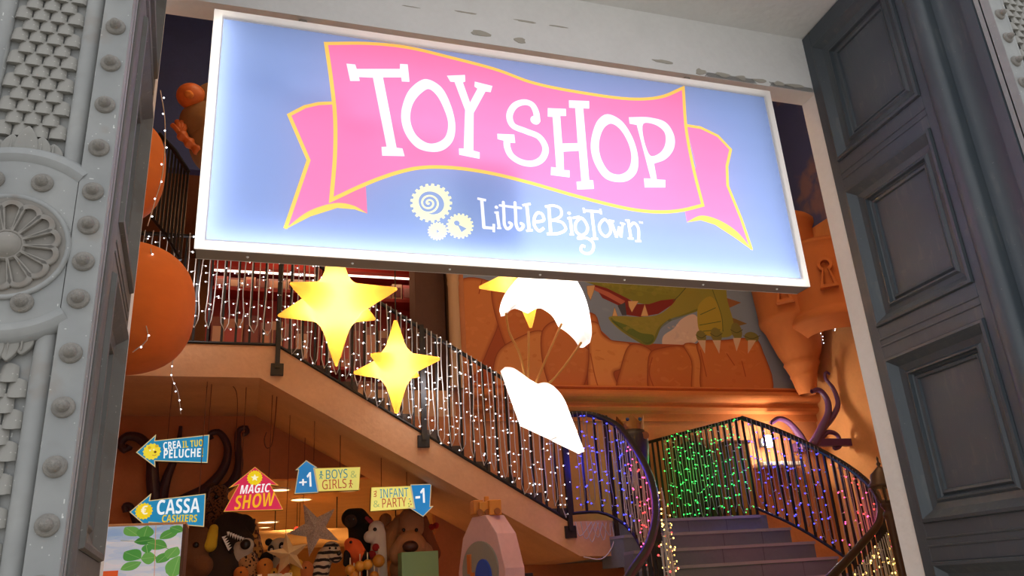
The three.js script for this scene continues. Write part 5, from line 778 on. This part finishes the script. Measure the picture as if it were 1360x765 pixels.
  const gi = toy('plush_giraffe', 'small spotted plush giraffe peeping past the toothed beast', [L8(T(336, 700, -0.1), T(340, 730, -0.1), 6, 8), S4(T(338, 722, -0.06), 7), L8(T(340, 730, -0.1), T(346, 790, -0.1), 8, 12)], fur(0xffffff, { map: spotMap([0.8, 0.56, 0.28], [0.38, 0.2, 0.1], 8, 9) })); obj(gi, 'horn', rod(P(337, 696, FT + 0.1), P(338, 689, FT + 0.1), 0.014), M.purpleDark); obj(gi, 'eye', ballG(334, 712, 1.6, 0), eye);
  const be = toy('plush_bear', 'dark brown plush bear with a yellow wing beside the poster', [S4(T(260, 716, 0.12), 17), S4(T(254, 740, 0.16), 15), S4(T(268, 752, 0.2), 13), L8(T(258, 725, 0.1), T(256, 790, 0.1), 19, 19)], fur(0x6a4326)); obj(be, 'wing', blob([L8(T(284, 702, 0.18), T(279, 724, 0.18), 5, 8)], 0.01), fur(0xd9b52c)); for (const [x, y] of [[250, 702], [274, 700]]) obj(be, 'ear', ballG(x, y, 6), fur(0x5a371f)); obj(be, 'nose', ballG(260, 724, 4, 0.24), eye); for (const x of [254, 267]) obj(be, 'eye', ballG(x, 713, 1.8, 0.19), eye);
  const up2 = toy('plush_leopard', 'shaggy spotted plush leopard perched above the bear', [S4(T(287, 676, -0.2), 17), S4(T(290, 655, -0.2), 12), L8(T(290, 680, -0.2), T(300, 790, -0.25), 18, 24)], fur(0xffffff, { map: spotMap([0.42, 0.26, 0.15], [0.12, 0.07, 0.05], 18, 2) })); obj(up2, 'ear', ballG(282, 645, 4, -0.18), fur(0x4a2c1a)); obj(up2, 'nose', ballG(287, 660, 3, -0.02), eye);
  // hanging stars
  const starShape = (R, r, cx, cyy, rot) => { const p = []; for (let j = 0; j < 10; j++) { const a = PI / 2 + rot + j / 5 * PI, q = j % 2 ? r : R; p.push([cx + Math.cos(a) * q, cyy + Math.sin(a) * q]); } return p; };
  const starM = (n, label, x, y, F, R, rot, col, wy) => { const c = P(x, y, F), k = F / FOCAL, pts = starShape(R * k, R * 0.40 * k, 0, 0, rot), v = []; for (let j = 0; j < 10; j++) { const a = pts[j], b = pts[(j + 1) % 10]; v.push(0, 0, 0.07, ...a, 0, ...b, 0, 0, 0, -0.07, ...b, 0, ...a, 0); } const g = new THREE.BufferGeometry(); g.setAttribute('position', new THREE.Float32BufferAttribute(v, 3)); g.computeVertexNormals(); g.translate(c.x, c.y, c.z); const t = thing(n, label, 'star', [c.x, c.y, c.z]); obj(t, 'star_body', boxUV(g), col); const tip = pts.reduce((m, q) => (q[1] > m[1] ? q : m)); obj(t, 'thread', rod([c.x + tip[0], c.y + tip[1], c.z], [c.x + tip[0], Math.min(wy, under(c.x + tip[0]) ), c.z], 0.003, 4), M.strapDark); };
  const glit = tex(256, (u, v) => { const q = vnoise(u * 110, v * 110, 110, 7); return q > 0.8 ? [0.3, 0.27, 0.24] : mix3([0.66, 0.6, 0.54], [0.85, 0.8, 0.75], vnoise(u * 60, v * 60, 60, 2)); }, true, 4, 4);
  starM('hanging_star', 'silver glittering star hanging under the plus one sign', 418, 702, 8.45, 34, 0.45, std({ map: glit, roughness: 0.5, metalness: 0.2 }), 3.2);
  starM('hanging_star', 'small pale gold star hanging before the panda', 383, 736, 8.3, 26, 0.15, std({ color: 0xc9a878, roughness: 0.6 }), 3.4);
  // row of round toys on sticks and coloured balls along the shelf edge
  const stick = std({ color: 0xd8c9a8, roughness: 0.7 });
  [[465, 757, 6.5, 0xc98a2c], [478, 752, 6.5, 0xd0922e], [488, 750, 6.5, 0xd59a34], [503, 745, 8, 0xb07a24], [470, 764, 6, 0xc48228], [497, 765, 6, 0xb87a28]].forEach(([x, y, r, col]) => { const c = P(x, y, FT - 0.33), t = thing('ball_bauble', 'golden ball on a pale stick in the row before the calf', 'ball', [c.x, SHELF, c.z], 'golden balls on sticks before the calf'); obj(t, 'ball', (() => { const g = new THREE.SphereGeometry(r * kt * 0.96, 18, 12); g.translate(c.x, c.y, c.z); return g; })(), std({ color: col, roughness: 0.35 })); obj(t, 'stick', rod([c.x, SHELF, c.z], [c.x, c.y + 14 * kt, c.z], 0.007), stick); });
  [[352, 752, 10, 0xc0752a], [376, 756, 9, 0xb8642c], [394, 752, 9, 0xd4a034], [406, 756, 10, 0xb86a34], [320, 762, 9, 0xb5651e], [364, 762, 7, 0xcf9a30], [386, 764, 7, 0xd8a838]].forEach(([x, y, r, col], j) => { const c = P(x, y, FT - 0.3), t = thing('round_toy', 'round orange soft toy in the row before the panda', 'soft toy', [c.x, SHELF, c.z], 'round orange toys before the panda'); obj(t, 'body', blob([[c.x, c.y, c.z, r * kt * 0.9], [c.x, c.y, c.z, c.x, SHELF + r * kt * 0.5, c.z, r * kt * 0.8, r * kt * 0.8]], 0.012), fur(col)); obj(t, 'eye', ballG(x, y - 2, 1.2, 0.3 + r * kt * 0.9), eye); });
  { const a = P(342, 763, FT - 0.36), b = P(388, 763, FT - 0.36); tag(obj(scene, 'price_card', RB(a.x, b.x, SHELF, a.y, a.z - 0.02, a.z, 0.002), std({ color: 0xe8ddbe, roughness: 0.7 })), 'cream card standing at the shelf edge below the round toys', 'card'); }
}
// ---------- downlights in the store room ceiling ----------
[[400, 663, 0.14], [356, 693, 0.17], [352, 700, 0.1], [349, 713, 0.1], [372, 650, 0.12], [462, 650, 0.14]].forEach(([x, y, r], j) => {
  const a = P(x, y, 1), F = 1.345 / (a.y - 1.6), c = P(x, y, F), t = thing('downlight', 'round warm downlight in the store room ceiling', 'lamp', [c.x, 2.945, c.z], 'downlights in the store room ceiling');
  obj(t, 'rim', (() => { const g = new THREE.TorusGeometry(r, 0.015, 8, 24); g.rotateX(PI / 2); g.translate(c.x, 2.945, c.z); return g; })(), M.white); obj(t, 'lamp_disc', (() => { const g = new THREE.CylinderGeometry(r, r, 0.01, 24); g.translate(c.x, 2.943, c.z); return g; })(), std({ color: 0xffffff, emissive: 0xffd9a0, emissiveIntensity: 4 }));
  const L = new THREE.SpotLight(0xffc27a, 26, 0, 1.2, 0.6, 2); L.position.set(c.x, 2.93, c.z); L.target.position.set(c.x, 0, c.z); L.castShadow = true; L.shadow.radius = 6; scene.add(L, L.target);
});
{ // small red lights far back and an air duct along the store room
  const t = thing('air_duct', 'long pale duct along the store room wall', 'duct', [0.2, 2.35, -11.5]); obj(t, 'pipe', rod([-0.2, 2.42, -11.4], [2.2, 2.42, -11.4], 0.12, 20), wall(0xb08a58)); for (const x of [0.4, 1.2, 2.0]) obj(t, 'hanger', rod([x, 2.5, -11.4], [x, 2.95, -11.4], 0.008), M.black);
  for (const [x, y] of [[394, 703], [397, 718]]) { const c = P(x, y, 12), m = obj(scene, numbered('signal_light'), (() => { const g = new THREE.SphereGeometry(0.035, 10, 8); g.translate(c.x, c.y, c.z); return g; })(), glow(0xff2a1a, 3)); tag(m, 'tiny red signal light far back in the store room', 'light', 'red signal lights'); const h = mesh('cord', rod([c.x, c.y, c.z], [c.x, 2.95, c.z], 0.004, 4), M.black); m.add(h); }
}
// ---------- mezzanine: red toy shelves, dark pillar, pale half column ----------
{
  const F = 10.6, z = -F, mk = (n, label, xa, xb, ya, yb) => {
    const a = P(xa, ya, F), b = P(xb, yb, F), t = thing(n, label, 'shelf', [a.x, LAND, z], 'red toy shelves on the mezzanine'), red = std({ color: 0x9c2018, roughness: 0.5 });
    obj(t, 'back_panel', B(a.x, b.x, LAND, a.y + 0.3, z - 0.32, z - 0.30), red); for (const x of [a.x, b.x]) obj(t, 'side_panel', B(x - 0.02, x + 0.02, LAND, a.y + 0.3, z - 0.3, z + 0.05), red);
    for (const y of [LAND + 0.1, LAND + 0.55, b.y, a.y - 0.02]) obj(t, 'shelf_board', RB(a.x, b.x, y - 0.05, y, z - 0.3, z + 0.05, 0.005), red);
    obj(t, 'lamp_strip', RB(a.x + 0.03, b.x - 0.03, a.y - 0.1, a.y - 0.075, z + 0.03, z + 0.055, 0.004), std({ color: 0xffffff, emissive: 0xfff0dc, emissiveIntensity: 2.2 }));
    const L = new THREE.RectAreaLight(0xffe8cc, 3, b.x - a.x, 0.05); L.position.set((a.x + b.x) / 2, a.y - 0.12, z + 0.04); L.lookAt((a.x + b.x) / 2, a.y - 1.2, z - 0.2); scene.add(L);
    const names = ['brick red', 'brown', 'tan', 'maroon', 'dusty pink', 'pale peach'], where = label.includes('pillar') ? 'the red shelf by the pillar' : 'the red shelf by the star', cols = [0xb8524a, 0x8f4a3c, 0xc98a6a, 0x7a3a3a, 0xa8726a, 0xd0a080]; let x = a.x + 0.04; let j = 0;
    for (const [yb2, hh, board] of [[b.y, (a.y - b.y) * 0.62, 'lamp-lit'], [LAND + 0.55, (b.y - LAND - 0.55) * 0.7, 'middle'], [LAND + 0.1, 0.3, 'lowest']]) { x = a.x + 0.04; while (x < b.x - 0.14) { const w = rr(0.13, 0.26), h = hh * rr(0.75, 1), e = Math.min(x + w, b.x - 0.03); const big = h > hh * 0.88 ? 'tall ' : ''; const bt = thing('toy_box', `${big}${names[j % 6]} boxed toy on the ${board} board of ${where}`, 'box', [x, yb2, z], 'boxed toys on the red shelves'); obj(bt, 'carton', RB(x, e - 0.01, yb2, yb2 + h, z - 0.22, z - 0.02, 0.004), std({ color: cols[j++ % 6], map: wallMap, roughness: 0.5 })); obj(bt, 'window_card', RB(x + 0.02, e - 0.03, yb2 + h * 0.2, yb2 + h * 0.8, z - 0.02, z - 0.012, 0.002), std({ color: cols[(j + 3) % 6], roughness: 0.4 })); x = e; } }
  };
  mk('toy_shelf', 'red toy shelf with a light strip behind the large star lantern', 282, 425, 352, 388);
  mk('toy_shelf', 'red toy shelf with a light strip beside the dark pillar', 432, 560, 358, 400);
  const pa = P(567, 400, 10.0), t = thing('pillar', 'dark brown square pillar beside the red shelves', 'pillar', [pa.x, LAND, -10.0]); obj(t, 'shaft', RB(pa.x - 0.2, pa.x + 0.2, LAND, 6.8, -10.2, -9.8, 0.01), wall(0x5c3c2c)); obj(t, 'base', RB(pa.x - 0.23, pa.x + 0.23, LAND, LAND + 0.15, -10.23, -9.77, 0.01), wall(0x5c3c2c));
  const ca = P(603, 400, 9.5), q = thing('half_column', 'pale ringed column between dark pillar and painted rocks', 'column', [ca.x, LAND, -9.52]), Yc = (y) => P(603, y, 9.5).y, r = 8.5 / FOCAL * 9.5;
  obj(q, 'shaft', (() => { const g = lathe([[r * 1.2, LAND], [r * 1.2, LAND + 0.1], [r, LAND + 0.14], [r * 0.92, Yc(380)], [r * 1.05, Yc(376)], [r * 0.95, Yc(371)], [r * 1.1, Yc(366)], [r * 1.2, Yc(358)], [r * 1.2, 5.9], [0.001, 5.9]], 20); g.translate(ca.x, 0, -9.52); return g; })(), wall(0xcaa47c));
}
// ---------- clock cabinet with an orange toy on top, under the flight ----------
{
  const F = 7.0, t = thing('clock_cabinet', 'tall pale pink cabinet shaped like an alarm clock, orange toy train on top', 'cabinet', [P(650, 700, F).x, 0, -F]);
  const side = [[630, 765], [617, 722], [618, 705], [629, 688], [640, 689], [652, 697], [657, 713], [660, 765]].map(([x, y]) => P(x, y, F));
  // body: an octagonal arch, wide from front to back, its flank towards the steps
  const pts = [[-0.32, 0], [-0.32, 1.78], [-0.24, 2.06], [-0.10, 2.22], [0.08, 2.22], [0.22, 2.06], [0.30, 1.78], [0.30, 0]], g = ext(pts, 0.2, 0.008); const turn = -1.17; g.translate(0, 0, -0.1); g.rotateY(turn); const c = P(650, 700, F); g.translate(c.x, 0, -F); obj(t, 'body', boxUV(g), wall(0xd9b3b4));
  const face = new THREE.CylinderGeometry(0.24, 0.24, 0.02, 32); face.rotateX(PI / 2); face.translate(-0.01, 1.78, 0.115); const place = (q) => { q.rotateY(turn); q.translate(c.x, 0, -F); return q; };
  obj(t, 'dial', place(face), std({ color: 0x8a8a80, roughness: 0.6 })); const disc = new THREE.CylinderGeometry(0.15, 0.15, 0.02, 28); disc.rotateX(PI / 2); disc.scale(0.7, 1, 1); disc.translate(0.05, 1.72, 0.13); obj(t, 'blue_disc', place(disc), std({ color: 0x2c4fb0, roughness: 0.4 }));
  for (const [x, y, w, h] of [[-0.14, 1.84, 0.05, 0.16], [-0.1, 1.7, 0.05, 0.14], [-0.16, 1.6, 0.06, 0.12]]) obj(t, 'numeral', place(RB(x - w / 2, x + w / 2, y - h / 2, y + h / 2, 0.115, 0.14, 0.006)), std({ color: 0xb5672c, roughness: 0.6 }));
  const tp = P(655, 690, F), o = thing('toy_train', 'orange wooden toy train on the clock cabinet', 'toy', [tp.x, 2.22, -F]), om = std({ color: 0xc98428, roughness: 0.55 });
  const pl = (x, y, w, h, d, dz = 0) => RB(c.x + x - w / 2, c.x + x + w / 2, 2.225 + y, 2.225 + y + h, -F + dz - d / 2, -F + dz + d / 2, 0.008);
  obj(o, 'wagon', pl(0.03, 0.0, 0.11, 0.13, 0.12, 0.06), om); obj(o, 'boiler', pl(-0.04, 0.03, 0.12, 0.09, 0.10, 0.02), om); obj(o, 'cab', pl(-0.1, 0.02, 0.09, 0.12, 0.12, -0.02), std({ color: 0xb8721e, roughness: 0.55 })); obj(o, 'chimney', pl(-0.02, 0.11, 0.04, 0.06, 0.04, 0.02), om);
  for (const [x, dz] of [[-0.1, 0.07], [-0.03, 0.08], [0.04, 0.13]]) obj(o, 'wheel', (() => { const q = new THREE.CylinderGeometry(0.028, 0.028, 0.014, 16); q.rotateX(PI / 2); q.translate(c.x + x, 2.255, -F + dz); return q; })(), std({ color: 0x8a4f18, roughness: 0.6 }));
  const bx = P(690, 762, 7.6); tag(obj(scene, 'black_speaker', RB(bx.x - 0.05, bx.x + 0.1, bx.y - 0.2, bx.y, -7.7, -7.5, 0.006), M.black), 'small black box beside the clock cabinet', 'box');
}
renderer.render(scene, camera);
